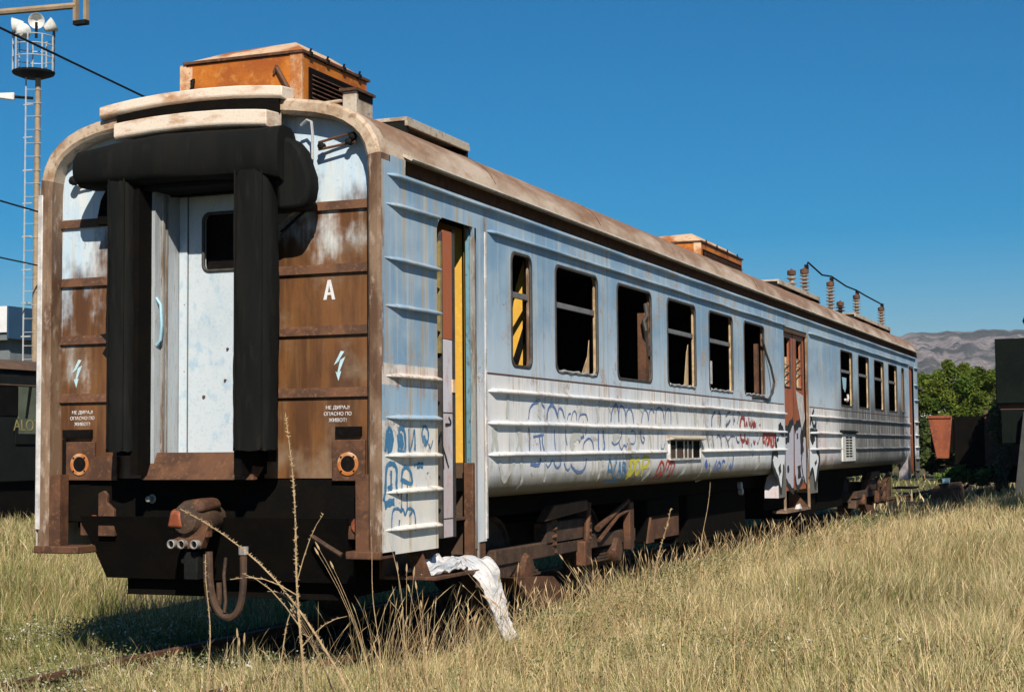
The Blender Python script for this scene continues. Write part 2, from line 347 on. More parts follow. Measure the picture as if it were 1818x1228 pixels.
def mountain():
    na, nr = 420, 70
    az = np.linspace(R(50), R(-22), na); t = np.linspace(0, 1, nr)
    A, T = np.meshgrid(az, t)
    def fbm(a, b, o=7):
        v = 0; am = 1; fr = 1
        for k in range(o):
            v = v + am*(np.sin(a*fr*1.7+1.3*k+np.sin(b*fr*1.1+k))*np.cos(b*fr*1.9+2.1*k+np.sin(a*fr*.8)))
            am *= .62; fr *= 2.13
        return v
    crest = 3.93 - .9*np.clip((np.degrees(A)-7.2)/6, 0, 1)**1.2 - .25*np.clip((np.degrees(A)-12)/20, 0, 1) - .8*np.clip((-np.degrees(A)-4)/15, 0, 1)
    crest = crest + .03*fbm(np.degrees(A)*3, A*0, 5)
    D = 1700 + 1100*T
    prof = T**.85
    H = D[-1:, :]*np.tan(np.radians(crest))*prof + 1.5*(1-T)
    rid = fbm(np.degrees(A)*1.6+T*3, T*9, 6)
    H = H + 7*rid*np.sin(np.pi*np.clip(T, 0, 1))**.7
    D = D + 20*fbm(np.degrees(A)*2, T*6)
    X = CAM.x - np.sin(A)*D; Y = CAM.y + np.cos(A)*D
    V = np.stack([X, Y, H], -1).reshape(-1, 3)
    back = np.stack([CAM.x-np.sin(az)*3600, CAM.y+np.cos(az)*3600, np.full(na, -2.)], -1)
    V = np.concatenate([V, back]); I = (np.arange(nr)[:, None]*na+np.arange(na-1)[None]).ravel()
    Q = np.stack([I, I+1, I+1+na, I+na], -1)
    g = NT('limestone_scrub', .95, 0, .1); n = g.noise(.012, 8, g.scale(1, 1, 2.2)); n2 = g.noise(.06, 8, None, .7); n3 = g.noise(.004, 4, g.scale(1, 1, 5, 3))
    c = g.mix(g.step(n2, .42, .58), (.50,.43,.41,1), (.30,.26,.255,1))
    c = g.mix(g.mul(g.step(n, .48, .58), .8), c, (.07,.085,.06,1)); c = g.mix(g.mul(g.step(n3, .52, .6), .75), c, (.05,.07,.05,1))
    c = g.mix(g.mul(g.step(g.noise(.15, 4, None, .7), .58, .66), .5), c, (.05,.06,.04,1))
    g.out(c); g.bump(n2, 1.0, 30)
    me = fast_mesh('mountain', V, Q); me.materials.append(g.m)
    for p in me.polygons: p.use_smooth = True
    o = bpy.data.objects.new('mountain', me); COL.objects.link(o); tag(o, kind='structure')
mountain()

# graffiti strokes: word, paint, surface, [(line width, filled, [(y, z) ...]) ...]
GRAF=[('a','blue','side',[(0.03,0,[(0.054,1.515),(0.073,1.61),(0.109,1.674),(0.154,1.65),(0.172,1.594),(0.144,1.531),(0.09,1.515)]),(0.07,0,[(0.109,1.65),(0.09,1.594),(0.117,1.555),(0.135,1.61),(0.118,1.634)]),(0.03,0,[(0.263,1.514),(0.273,1.627),(0.282,1.675),(0.348,1.668),(0.375,1.595),(0.365,1.514),(0.281,1.514)]),(0.07,0,[(0.245,1.595),(0.3,1.603),(0.309,1.57),(0.272,1.583)]),(0.018,0,[(0.433,1.677),(0.441,1.521),(0.489,1.579),(0.528,1.669),(0.536,1.521)]),(0.03,0,[(0.537,1.562),(0.531,1.521)]),(0.02,0,[(0.674,1.579),(0.655,1.654),(0.695,1.696),(0.754,1.671),(0.763,1.604),(0.713,1.554)]),(0.05,0,[(0.684,1.629),(0.693,1.595),(0.723,1.57)]),(0.012,0,[(0.763,1.57),(0.803,1.537),(0.844,1.596)])]),('b','blue','side',[(0.032,0,[(0.025,1.177),(0.052,1.247),(0.071,1.396),(0.125,1.431),(0.198,1.422),(0.234,1.378),(0.228,1.282),(0.242,1.234),(0.269,1.217)]),(0.025,0,[(0.146,1.383),(0.142,1.244)]),(0.07,0,[(0.124,1.284),(0.133,1.252)]),(0.028,0,[(0.307,1.304),(0.326,1.376),(0.373,1.404),(0.43,1.391),(0.477,1.333),(0.467,1.286),(0.307,1.316)]),(0.018,0,[(0.32,1.296),(0.312,1.224),(0.305,1.111)]),(0.016,0,[(0.406,1.274),(0.401,1.189),(0.401,1.099)]),(0.05,0,[(0.042,1.145),(0.114,1.162),(0.195,1.167)]),(0.018,0,[(0.152,0.958),(0.153,1.045),(0.177,1.108),(0.25,1.117),(0.305,1.095),(0.333,1.11),(0.37,1.068),(0.408,1.107),(0.484,1.104),(0.531,1.053),(0.54,0.947)]),(0.02,0,[(0.277,1.036),(0.267,0.984),(0.285,0.96)]),(0.02,0,[(0.445,1.0),(0.437,0.968)]),(0.02,0,[(0.526,1.427),(0.535,1.406)]),(0.04,0,[(0.564,1.406),(0.613,1.417),(0.672,1.412)]),(0.03,0,[(0.75,1.361),(0.752,1.353)]),(0.02,0,[(0.436,1.057),(0.484,1.088)])]),('c','blue2','side',[(0.02,0,[(2.801,1.777),(2.825,1.856),(2.891,1.9),(3.002,1.923),(3.113,1.913),(3.191,1.879)]),(0.028,0,[(3.246,1.776),(3.259,1.84),(3.306,1.889),(3.376,1.907),(3.458,1.876),(3.526,1.796)]),(0.02,0,[(3.515,1.804),(3.54,1.87),(3.589,1.887),(3.648,1.863),(3.695,1.798)]),(0.014,0,[(3.767,1.783),(3.806,1.833),(3.868,1.842)]),(0.014,0,[(3.873,1.776),(3.905,1.835),(3.969,1.869),(4.018,1.837),(4.029,1.778)]),(0.016,0,[(4.08,1.787),(4.12,1.83),(4.223,1.844),(4.301,1.833),(4.339,1.777)]),(0.02,0,[(2.81,1.696),(2.816,1.509)]),(0.02,0,[(2.906,1.628),(3.162,1.647)]),(0.022,0,[(3.05,1.638),(3.07,1.575),(3.091,1.507)]),(0.022,0,[(3.129,1.646),(3.127,1.575),(3.17,1.507)]),(0.016,0,[(3.429,1.697),(3.431,1.616),(3.452,1.514)]),(0.018,0,[(3.723,1.691),(3.726,1.625),(3.76,1.554)]),(0.03,0,[(2.835,1.396),(2.966,1.386),(3.043,1.393),(3.089,1.44)]),(0.016,0,[(3.191,1.431),(3.223,1.375),(3.28,1.37),(3.375,1.429)]),(0.02,0,[(3.409,1.421),(3.432,1.38),(3.502,1.355),(3.574,1.378),(3.599,1.427)]),(0.018,0,[(3.67,1.402),(3.717,1.352),(3.778,1.33),(3.828,1.35)]),(0.026,0,[(3.848,1.379),(3.927,1.341),(4.052,1.309),(4.18,1.316),(4.259,1.361),(4.287,1.429)]),(0.03,0,[(4.086,1.584),(4.138,1.618),(4.229,1.639)]),(0.018,0,[(4.186,1.515),(4.241,1.584),(4.373,1.618),(4.465,1.584),(4.497,1.514)]),(0.014,0,[(4.297,1.704),(4.269,1.652)]),(0.024,0,[(5.029,1.78),(5.071,1.886),(5.178,1.953),(5.256,1.922),(5.285,1.783)]),(0.02,0,[(5.285,1.783),(5.295,1.89),(5.364,1.945),(5.47,1.91),(5.508,1.844)]),(0.02,0,[(5.506,1.786),(5.537,1.878),(5.635,1.923),(5.73,1.882),(5.776,1.773)]),(0.018,0,[(6.033,1.784),(6.101,1.888),(6.176,1.922),(6.263,1.882),(6.289,1.813),(6.323,1.892),(6.415,1.93),(6.504,1.895)]),(0.02,0,[(6.559,1.782),(6.581,1.914),(6.691,1.954),(6.83,1.919),(6.858,1.839)]),(0.02,0,[(6.887,1.785),(6.94,1.903),(7.039,1.952),(7.134,1.915),(7.137,1.779)]),(0.03,0,[(4.648,1.697),(4.642,1.539),(4.666,1.507)]),(0.03,0,[(4.784,1.698),(4.806,1.602),(4.829,1.539),(4.79,1.507)]),(0.018,0,[(5.047,1.587),(5.124,1.562),(5.256,1.579),(5.351,1.644),(5.361,1.694)]),(0.018,0,[(5.282,1.57),(5.359,1.509),(5.442,1.554),(5.522,1.537),(5.551,1.579)]),(0.014,0,[(5.661,1.57),(5.773,1.57),(5.832,1.629),(5.778,1.697),(5.666,1.688)]),(0.022,0,[(6.006,1.707),(6.017,1.622),(6.087,1.575),(6.141,1.613),(6.09,1.639)]),(0.012,0,[(6.632,1.694),(6.623,1.508)]),(0.014,0,[(6.734,1.561),(6.763,1.512),(6.842,1.517),(6.892,1.57)])]),('c','ghost','side',[(0.05,0,[(1.993,1.692),(2.021,1.611),(1.98,1.512)]),(0.05,0,[(2.081,1.693),(2.069,1.612),(2.106,1.512)]),(0.04,0,[(2.545,1.697),(2.574,1.598),(2.519,1.51)]),(0.04,0,[(2.597,1.698),(2.605,1.598),(2.635,1.509)]),(0.05,0,[(1.979,1.428),(1.958,1.347),(1.871,1.262)]),(0.05,0,[(2.134,1.426),(2.172,1.359),(2.26,1.268),(2.372,1.341),(2.466,1.423)]),(0.05,0,[(2.611,1.421),(2.641,1.336),(2.66,1.251),(2.606,1.199)]),(0.04,0,[(3.19,1.415),(3.222,1.327),(3.197,1.232)]),(0.1,0,[(3.932,1.504),(3.884,1.575),(3.961,1.642),(4.139,1.652)]),(0.06,0,[(2.345,1.975),(2.323,1.876),(2.311,1.778)]),(0.08,0,[(3.047,1.947),(3.078,1.853),(3.054,1.789)]),(0.06,0,[(4.175,1.959),(4.146,1.847)]),(0.04,0,[(4.472,1.419),(4.48,1.272)]),(0.06,0,[(4.608,1.941),(4.629,1.854),(4.651,1.776)]),(0.06,0,[(5.96,1.962),(6.131,1.897)]),(0.09,0,[(5.099,1.603),(5.286,1.685)]),(0.06,0,[(5.918,1.655),(5.942,1.553),(5.854,1.503)]),(0.05,0,[(6.328,1.692),(6.38,1.518)]),(0.06,0,[(6.345,1.423),(6.355,1.31),(6.217,1.225),(5.982,1.162)]),(0.05,0,[(4.638,1.429),(4.683,1.302),(4.655,1.208)]),(0.06,0,[(4.761,1.42),(4.784,1.348)]),(0.05,0,[(7.795,1.364),(7.686,1.272),(7.511,1.201)]),(0.05,0,[(8.113,1.962),(8.177,1.819)]),(0.06,0,[(7.384,1.947),(7.409,1.791)]),(0.03,0,[(4.656,1.934),(4.806,1.953),(4.958,1.94),(5.032,1.861)])]),('g','ghost','side',[(0.06,0,[(8.117,1.953),(8.163,1.783)]),(0.05,0,[(8.604,1.947),(8.624,1.787)]),(0.05,0,[(8.916,1.682),(8.997,1.52)]),(0.06,0,[(8.398,1.424),(8.446,1.258),(8.381,1.147)]),(0.06,0,[(8.861,1.29),(8.885,1.19),(8.972,1.134)]),(0.05,0,[(9.857,1.558),(9.987,1.51)]),(0.04,0,[(11.358,1.299),(11.201,1.216)]),(0.04,0,[(9.716,1.414),(9.639,1.24)]),(0.06,0,[(10.82,1.971),(10.85,1.895)])]),('d','blue','side',[(0.028,0,[(4.919,1.266),(4.976,1.41),(5.062,1.312)]),(0.028,0,[(4.934,1.306),(5.075,1.304)]),(0.028,0,[(5.195,1.391),(5.14,1.327),(5.112,1.271),(5.189,1.229),(5.243,1.26)]),(0.028,0,[(5.256,1.252),(5.301,1.382),(5.335,1.259)]),(0.028,0,[(5.271,1.301),(5.337,1.308)]),(0.028,0,[(5.402,1.241),(5.407,1.373),(5.487,1.355),(5.418,1.315),(5.512,1.297),(5.483,1.248),(5.415,1.233)]),(0.028,0,[(4.917,1.21),(5.083,1.195),(5.373,1.201)])]),('e','yellow','side',[(0.07,0,[(5.668,1.411),(5.65,1.32),(5.564,1.221)]),(0.05,0,[(5.682,1.42),(5.792,1.368),(5.746,1.285),(5.62,1.253)]),(0.045,0,[(5.879,1.409),(5.818,1.326),(5.872,1.257),(5.974,1.307),(5.935,1.4),(5.864,1.41)]),(0.045,0,[(6.08,1.425),(6.071,1.228)]),(0.045,0,[(6.109,1.424),(6.271,1.415),(6.253,1.346),(6.105,1.322)])]),('f','red','side',[(0.035,0,[(6.577,1.192),(6.612,1.288),(6.756,1.375),(6.862,1.302),(6.809,1.187),(6.637,1.165),(6.577,1.201),(6.797,1.259)]),(0.025,0,[(6.722,1.331),(6.751,1.282)]),(0.03,0,[(6.893,1.275),(6.978,1.381),(7.057,1.354),(6.972,1.274)]),(0.035,0,[(7.057,1.354),(7.236,1.361),(7.249,1.297),(7.112,1.181)]),(0.025,0,[(7.137,1.344),(7.08,1.191)]),(0.06,0,[(5.638,1.345),(5.637,1.332)])]),('g','navy','side',[(0.03,0,[(8.892,1.775),(8.913,1.876),(9.024,1.939),(9.086,1.956)]),(0.03,0,[(9.292,1.779),(9.332,1.905),(9.241,1.951)]),(0.04,0,[(9.579,1.79),(9.677,1.807),(9.812,1.864)]),(0.025,0,[(9.587,1.901),(9.753,1.96),(9.818,1.953)]),(0.02,0,[(9.952,1.964),(9.974,1.802)]),(0.05,0,[(10.013,1.883),(10.044,1.843)]),(0.02,0,[(10.188,1.968),(10.29,1.953),(10.178,1.82)]),(0.03,0,[(9.127,1.637),(9.191,1.668),(9.314,1.637),(9.338,1.527)]),(0.02,0,[(9.347,1.653),(9.538,1.662),(9.663,1.598),(9.831,1.655),(10.031,1.656)]),(0.03,0,[(9.632,1.622),(9.723,1.518)]),(0.03,0,[(10.098,1.656),(10.161,1.591),(10.263,1.583)]),(0.03,0,[(10.916,1.575),(10.931,1.524)]),(0.04,0,[(11.287,1.583),(11.266,1.558)]),(0.02,0,[(11.424,1.653),(11.303,1.558)]),(0.02,0,[(11.399,1.808),(11.457,1.826),(11.474,1.8)]),(0.02,0,[(11.369,1.428),(11.378,1.308)]),(0.03,0,[(10.997,1.439),(10.994,1.397)]),(0.03,0,[(8.915,1.675),(8.966,1.52)]),(0.025,0,[(8.647,1.681),(8.728,1.559),(8.756,1.521)])]),('h','darkred','side',[(0.05,0,[(10.312,1.781),(10.37,1.872),(10.425,1.902),(10.546,1.883),(10.574,1.783)]),(0.05,0,[(10.548,1.916),(10.562,1.866)]),(0.04,0,[(10.627,1.783),(10.684,1.843),(10.716,1.784)]),(0.04,0,[(10.797,1.911),(10.842,1.794)]),(0.04,0,[(10.902,1.862),(10.914,1.786),(10.97,1.804),(10.993,1.863)]),(0.08,0,[(11.042,1.787),(11.082,1.822),(11.155,1.814),(11.164,1.78)]),(0.05,0,[(10.34,1.69),(10.37,1.624),(10.507,1.6),(10.581,1.641),(10.549,1.691)]),(0.05,0,[(10.614,1.616),(10.647,1.583),(10.755,1.591),(10.704,1.633)]),(0.03,0,[(10.419,1.591),(10.424,1.517)]),(0.04,0,[(11.047,1.609),(11.099,1.566),(11.158,1.609)])]),('h','red','side',[(0.05,0,[(11.714,1.662),(11.615,1.644),(11.63,1.592),(11.727,1.592)]),(0.05,0,[(11.762,1.54),(11.809,1.628),(11.911,1.672),(11.965,1.61),(11.841,1.54)]),(0.05,0,[(11.95,1.663),(11.961,1.557),(12.05,1.664),(12.098,1.521)]),(0.05,0,[(12.172,1.682),(12.138,1.521),(12.284,1.557),(12.25,1.646),(12.354,1.665),(12.363,1.53)]),(0.04,0,[(11.619,1.697),(12.336,1.692)])]),('i','blue3','side',[(0.05,0,[(8.657,1.361),(8.566,1.324),(8.668,1.315),(8.628,1.278)]),(0.03,0,[(9.109,1.364),(9.044,1.303),(9.025,1.249)]),(0.03,0,[(9.201,1.34),(9.135,1.286),(9.226,1.254),(9.324,1.307),(9.217,1.348)]),(0.03,0,[(9.388,1.322),(9.406,1.354),(9.485,1.353),(9.516,1.329)]),(0.03,0,[(9.807,1.317),(9.772,1.278),(9.87,1.268),(9.923,1.316)]),(0.03,0,[(9.946,1.413),(9.903,1.268)]),(0.03,0,[(8.758,1.33),(8.786,1.299)])]),('P','silver','side',[(0,1,[(12.382,1.698),(12.925,1.714),(12.934,1.267),(12.702,0.919),(12.146,1.315),(12.242,1.429),(12.419,1.441)]),(0,1,[(14.812,1.711),(15.355,1.699),(15.443,1.468),(15.538,1.308),(15.202,0.939),(15.006,1.157),(14.715,1.105),(14.678,1.443)])]),('P','black','side',[(0.1,0,[(12.383,1.711),(12.402,1.582),(12.45,1.454),(12.242,1.429),(12.147,1.328),(12.281,1.199),(12.505,1.066),(12.698,0.868)]),(0.07,0,[(12.697,0.855),(12.806,1.06),(12.885,1.268)]),(0.12,0,[(12.627,1.778),(12.72,1.811),(12.867,1.753),(12.955,1.701)]),(0.12,0,[(12.597,1.777),(12.864,1.714)]),(0.14,0,[(12.526,1.647),(12.539,1.595)]),(0.16,0,[(12.611,1.258),(12.661,1.141)]),(0.1,0,[(12.42,1.454),(12.534,1.395)]),(0.12,0,[(15.372,1.714),(15.368,1.468),(15.476,1.424),(15.538,1.308),(15.366,1.093),(15.173,0.868)]),(0.09,0,[(15.173,0.868),(15.006,1.157),(14.708,1.035)]),(0.16,0,[(14.884,1.725),(14.982,1.626),(15.206,1.684)]),(0.07,0,[(14.862,1.853),(14.945,1.968),(15.079,1.87),(15.185,1.828),(15.339,1.901),(15.29,1.785)]),(0.2,0,[(15.102,2.085),(15.132,2.028)]),(0.18,0,[(15.24,1.297),(15.256,1.239)]),(0.12,0,[(14.852,1.754),(15.433,1.729)])]),('Q','silver2','door',[(0,1,[(13.227,1.663),(13.806,1.843),(13.873,1.857),(13.784,0.904),(13.684,0.88),(13.407,1.008),(13.174,1.079)]),(0,1,[(13.931,1.775),(14.444,1.856),(14.744,1.725),(14.772,1.443),(14.737,0.95),(14.6,0.981),(14.433,1.04),(14.08,0.897),(13.895,1.038)])]),('Q','black','door',[(0.14,0,[(13.232,1.717),(13.478,1.785),(13.845,1.911)]),(0.12,0,[(13.239,1.797),(13.475,1.758),(13.777,1.883)]),(0.1,0,[(13.173,1.066),(13.403,0.968),(13.715,0.865),(13.816,0.903)]),(0.14,0,[(13.931,1.775),(14.137,1.846),(14.413,1.891),(14.548,1.864),(14.82,1.782)]),(0.2,0,[(14.507,1.794),(14.676,1.753),(14.818,1.768)]),(0.24,0,[(14.504,1.766),(14.438,1.584),(14.47,1.416)]),(0.06,0,[(14.47,1.416),(14.39,1.305),(14.474,1.109),(14.667,0.951)]),(0.1,0,[(13.898,1.078),(14.08,0.897),(14.467,1.04)]),(0.16,0,[(13.474,1.745),(13.472,1.583)]),(0.1,0,[(14.126,1.722),(14.131,1.639)]),(0.14,0,[(13.429,1.248),(13.432,1.141)]),(0.24,0,[(14.214,1.238),(14.229,1.044)]),(0.1,0,[(13.222,1.61),(13.398,1.61)])]),('R','black','leaf',[(0.02,0,[(1.055,1.601),(1.109,1.652),(1.136,1.517),(1.147,1.381)]),(0.02,0,[(1.116,1.568),(1.177,1.483),(1.238,1.389)]),(0.02,0,[(1.18,1.712),(1.285,1.722),(1.244,1.773)])]),('R','black','side',[(0.018,0,[(1.786,1.762),(1.82,1.611),(1.875,1.567),(1.827,1.505)])])]
# ---------------- the derelict carriage ----------------
L = 27.32; HW = 1.45
car = tag(empty('passenger_carriage'), 'derelict pale blue railway passenger carriage with rusty open gangway end, broken windows and graffiti', 'railway carriage')
def part(mb, name, mat, parent=None, **k): return mb.build(name, mat, parent or car, **k)

half = [(1.45,3.50),(1.44,3.60),(1.412,3.70),(1.36,3.79),(1.29,3.86),(1.20,3.92),(1.10,3.965),(.95,4.005),(.76,4.035),(.55,4.06),(.3,4.078),(0,4.085)]
def offset(P, d):
    o = []
    for i, (x, z) in enumerate(P):
        a = P[max(i-1, 0)]; b = P[min(i+1, len(P)-1)]; t = Vector((b[0]-a[0], b[1]-a[1])).normalized()
        o.append((x-t.y*d if True else x, z+t.x*d))
    o[-1] = (0, P[-1][1]-d); return o
def full(H): return H+[(-x, z) for x, z in reversed(H[:-1])]
arch_o = full(half); arch_i = full(offset(half, .11))
def roof_z(x):
    x = abs(x); P = half[::-1]
    for (a, za), (b, zb) in zip(P, P[1:]):
        if a <= x <= b: return za+(zb-za)*(x-a)/(b-a)
    return 3.5
# roof skin, with its drip edge
m = MB(); prof = [p_ for p_ in arch_o if p_[1] > 3.59]; n = len(prof)
ysr = [0.155]+[.9+.9*i for i in range(29)]+[L-.02]
for y in ysr:
    for x, z in prof: m.v.append((x, y, z))
for i in range(len(ysr)-1):
    for k in range(n-1):
        a = i*n+k; m.f.append((a, a+1, a+1+n, a+n))
roof = part(m, 'roof', 'roof')
m = MB()
for s in (1, -1):
    m.prism([(s*1.43,3.628),(s*1.500,3.592),(s*1.512,3.604),(s*1.458,3.640),(s*1.43,3.65)], 'y', .40, L-.12)
part(m, 'drip_edge', 'walkway', roof)
for yy in (2.2, 4.9, 7.9, 9.9, 11.6, 14.2, 17.0, 19.6, 22.3, 24.8):
    m = MB(); P = [(x, yy+.02*math.sin(3*x+yy), z-.001) for x, z in prof[:] if z > 3.6]; m.ring_tube(P, .006, 5); part(m, 'roof_seam', 'frame', roof)

# end frame: the arch that stands proud of the end wall
def end_arch(y0, y1, name, mat_leg, mat_arch):
    oo = [(1.444,.80),(1.444,3.5)]+[(x, z) for x, z in arch_o[1:-1]]+[(-1.444,3.5),(-1.444,.80)]; ii = [(1.34,.80)]+[(x, z) for x, z in arch_i]+[(-1.34,.80)]; assert len(oo) == len(ii)
    def ring(sel):
        m = MB(); K = len(sel)
        for (y, inset) in ((y1, 0), (y0+.022, 0), (y0, .022)):
            for k in sel: 
                ox, oz = oo[k]; ix, iz = ii[k]; d = Vector((ix-ox, iz-oz)); d = d/max(d.length, 1e-6)*inset; m.v.append((ox+d.x, y, oz+d.y))
        for (y, inset) in ((y0, .022), (y0+.022, 0), (y1, 0)):
            for k in sel:
                ox, oz = oo[k]; ix, iz = ii[k]; d = Vector((ox-ix, oz-iz)); d = d/max(d.length, 1e-6)*inset; m.v.append((ix+d.x, y, iz+d.y))
        for r in range(6):
            for j in range(K-1):
                a = r*K+j; b = ((r+1) % 6)*K+j; m.f.append((a, a+1, b+1, b))
        m.f.append(tuple(r*K for r in range(6))); m.f.append(tuple(r*K+K-1 for r in reversed(range(6))))
        return m
    top = [k for k, (x, z) in enumerate(oo) if z > 3.55]; right = [k for k, (x, z) in enumerate(oo) if z <= 3.61 and x > 0]; left = [k for k, (x, z) in enumerate(oo) if z <= 3.61 and x < 0]
    fr = part(ring(right), name, mat_leg)
    part(ring(left), 'frame_post', mat_leg, fr); part(ring(top), 'frame_arch', mat_arch, fr); return fr
front_frame = end_arch(0.0, .16, 'end_frame', 'frame', 'arch')
m = MB(); m.box(-1.452, -1.408, -.006, .12, .95, 3.48); part(m, 'frame_edge_strip', 'hood_white', front_frame, bevel=.006)
end_arch(L-.0, L-.16, 'end_frame', 'frame', 'arch')
for s, n_ in ((1, 0), (-1, 1)):
    m = MB(); m.box(min(s*1.45, s*(1.05 if n_ else 1.18)), max(s*1.45, s*(1.05 if n_ else 1.18)), -.02, .22, .775, .83); part(m, 'foot_step', 'brown_rust', bevel=.008)

# end wall, two halves beside the gangway doorway
def end_wall(y, flip=1):
    for s in (1, -1):
        P = [(s*.42,1.33),(s*1.352,1.33)]+[(s*x, z) for x, z in offset(half, .1) if x > .42]+[(s*.42,3.95)]
        m = MB(); m.prism(P if s > 0 else P[::-1], 'y', y, y+.03*flip)
        w_ = part(m, 'end_wall', 'end')
        for z in (3.255, 2.805, 2.365, 1.925):
            r = MB(); a, b = sorted((s*.44, s*1.338))
            r.hexa([(a, y-.026*flip, z-.022),(b, y-.026*flip, z-.022),(b, y, z-.022),(a, y, z-.022)] if flip > 0 else [(a, y, z-.022),(b, y, z-.022),(b, y+.026, z-.022),(a, y+.026, z-.022)],
                   [(a, y-.005*flip, z+.030),(b, y-.005*flip, z+.045),(b, y, z+.045),(a, y, z+.045)] if flip > 0 else [(a, y, z+.045),(b, y, z+.045),(b, y+.005, z+.045),(a, y+.005, z+.045)])
            part(r, 'end_rib', 'brown_rust', w_)
    m = MB(); m.prism([(-.42,3.42),(.42,3.42),(.42,3.97),(-.42,3.97)], 'y', y+.002*flip, y+.028*flip); part(m, 'end_wall', 'underframe')
end_wall(.15); end_wall(L-.15, -1)
YW = .15
# doorway: jambs, lintel, door leaf
m = MB(); m.box(-.42, -.372, -.04, .30, 1.40, 3.45); part(m, 'gangway_jamb', 'jamb')
m = MB(); m.box(-.375, -.352, .035, .06, 1.40, 3.42); m.box(-.375, -.36, .10, .112, 1.40, 3.42); part(m, 'jamb_moulding', 'steel_trim')
m = MB(); m.box(.372, .42, -.04, .30, 1.40, 3.45); part(m, 'gangway_jamb', 'jamb')
m = MB(); m.box(-.44, .42, -.14, .30, 3.43, 3.47); part(m, 'gangway_lintel', 'rubber')
def rrect(ya, yb, za, zb, r, k=5):
    P = []
    for cx, cz, a0 in ((yb-r, zb-r, 0), (ya+r, zb-r, 90), (ya+r, za+r, 180), (yb-r, za+r, 270)):
        for i in range(k+1):
            a = R(a0+90*i/k); P.append((cx+r*math.cos(a), cz+r*math.sin(a)))
    return P
def holed(ya, yb, za, zb, H, k=5):
    """faces between rectangle and rounded hole H (from rrect); returns list of 2-D verts, faces"""
    C = [(yb, zb), (ya, zb), (ya, za), (yb, za)]; V = C+H; Fc = []
    for c in range(4):
        b = 4+c*(k+1)
        for i in range(k): Fc.append((c, b+i, b+i+1))
        nb = 4+((c+1) % 4)*(k+1); Fc.append((c, b+k, nb, (c+1) % 4))
    return V, Fc
m = MB(); H = rrect(-.17, .17, 2.86, 3.30, .06); V, Fc = holed(-.372, .372, 1.40, 3.45, H)
m.add([(x, .285, z) for x, z in V], Fc); m.add([(x, .285, z) for x, z in H]+[(x, .33, z) for x, z in H], [(i, (i+1) % 24, (i+1) % 24+24, i+24) for i in range(24)])
dr = part(m, 'gangway_door', 'end_door')
m = MB(); P = [(x, .282, z) for x, z in rrect(-.165, .165, 2.865, 3.295, .055)]; P.append(P[0]); m.ring_tube(P, .013, 6, False); part(m, 'door_window_seal', 'gasket', dr)
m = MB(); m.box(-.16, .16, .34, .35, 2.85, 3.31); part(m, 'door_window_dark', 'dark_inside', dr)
m = MB(); m.box(-.366, -.30, .270, .283, 1.40, 3.44); part(m, 'door_edge_strip', 'end_door', dr)
m = MB(); m.box(-.298, -.2945, .279, .2845, 1.40, 3.44); part(m, 'door_joint', 'gasket', dr)
m = MB(); m.lathe((-.155,.285,1.93), [(.002,-.012),(.012,-.01),(.012,0)], 8, 'y')
for xx, zz in ((.05,2.28),(.03,2.05),(-.32,2.62),(-.32,2.12)): m.lathe((xx,.285,zz), [(.001,-.016),(.009,-.014),(.009,0)], 7, 'y')
part(m, 'door_bolt', 'brown_rust', dr)
m = MB(); m.ring_tube([(-.372,-.02,2.30),(-.335,-.02,2.34),(-.325,-.02,2.45),(-.335,-.02,2.60),(-.372,-.02,2.65)], .012, 6); part(m, 'grab_handle', 'pale_blue')
# gangway bellows of dark rubber: flat-faced columns with soft edges, slightly creased
def curtain(x0, x1, y0, y1, z0, z1, name):
    m = MB(); nn = 46; cx, cy, rx, ry = (x0+x1)/2, (y0+y1)/2, (x1-x0)/2, (y1-y0)/2; N = 28
    for i in range(nn):
        t = i/(nn-1); z = z0+(z1-z0)*t
        for k in range(N):
            a = 2*math.pi*k/N; u = math.copysign(abs(math.cos(a))**.6, math.cos(a)); v = math.copysign(abs(math.sin(a))**.6, math.sin(a))
            w1 = .004*math.sin(z*5.3+k*.9+cx*9)+.003*math.sin(z*13+k*2.1); w2 = .006*math.sin(z*2.1+cx*4)
            m.v.append((cx+rx*u+w1+w2*.5, cy+ry*v+w1, z+(.006*math.sin(k*1.7) if i == 0 else 0)))
    for i in range(nn-1):
        for k in range(N): a = i*N+k; b = i*N+(k+1) % N; m.f.append((a, b, b+N, a+N))
    m.f.append(tuple(reversed(range(N)))); m.f.append(tuple((nn-1)*N+k for k in range(N)))
    o = part(m, name, 'rubber')
    for xx in (x0+.035, x1-.045): r = MB(); r.box(xx, xx+.012, y0-.004, y0+.004, z0+.02, z1-.05); part(r, 'bellows_seam', 'rubber', o)
    return o
curtain(-.655, -.445, -.27, -.05, 1.53, 3.60, 'gangway_bellows'); curtain(.405, .700, -.27, -.05, 1.53, 3.60, 'gangway_bellows')
for s in (-1, 1):
    m = MB(); m.box(min(s*.40, s*.46), max(s*.40, s*.46), -.20, .15, 1.36, 3.5); m.box(min(s*.40,s*.54), max(s*.40,s*.54), .04, .15, 1.45, 3.6); part(m, 'bellows_mount', 'underframe')
m = MB(); N = 14
secs = [(-.93,3.60,.12,.09),(-.90,3.605,.14,.13),(-.6,3.62,.14,.165),(-.2,3.635,.14,.175),(.2,3.635,.14,.175),(.6,3.625,.14,.175),(.80,3.60,.14,.20)]
for x, zc, ry, rz in secs:
    for k in range(N):
        a = 2*math.pi*k/N; m.v.append((x, -.16+ry*math.copysign(abs(math.cos(a))**.65, math.cos(a)), zc+rz*math.copysign(abs(math.sin(a))**.65, math.sin(a))+.006*math.sin(x*11+k)))
for i in range(len(secs)-1):
    for k in range(N):
        a = i*N+k; b = i*N+(k+1) % N; m.f.append((a, b, b+N, a+N))
m.f.append(tuple(range(N))); m.f.append(tuple((len(secs)-1)*N+k for k in range(N)))
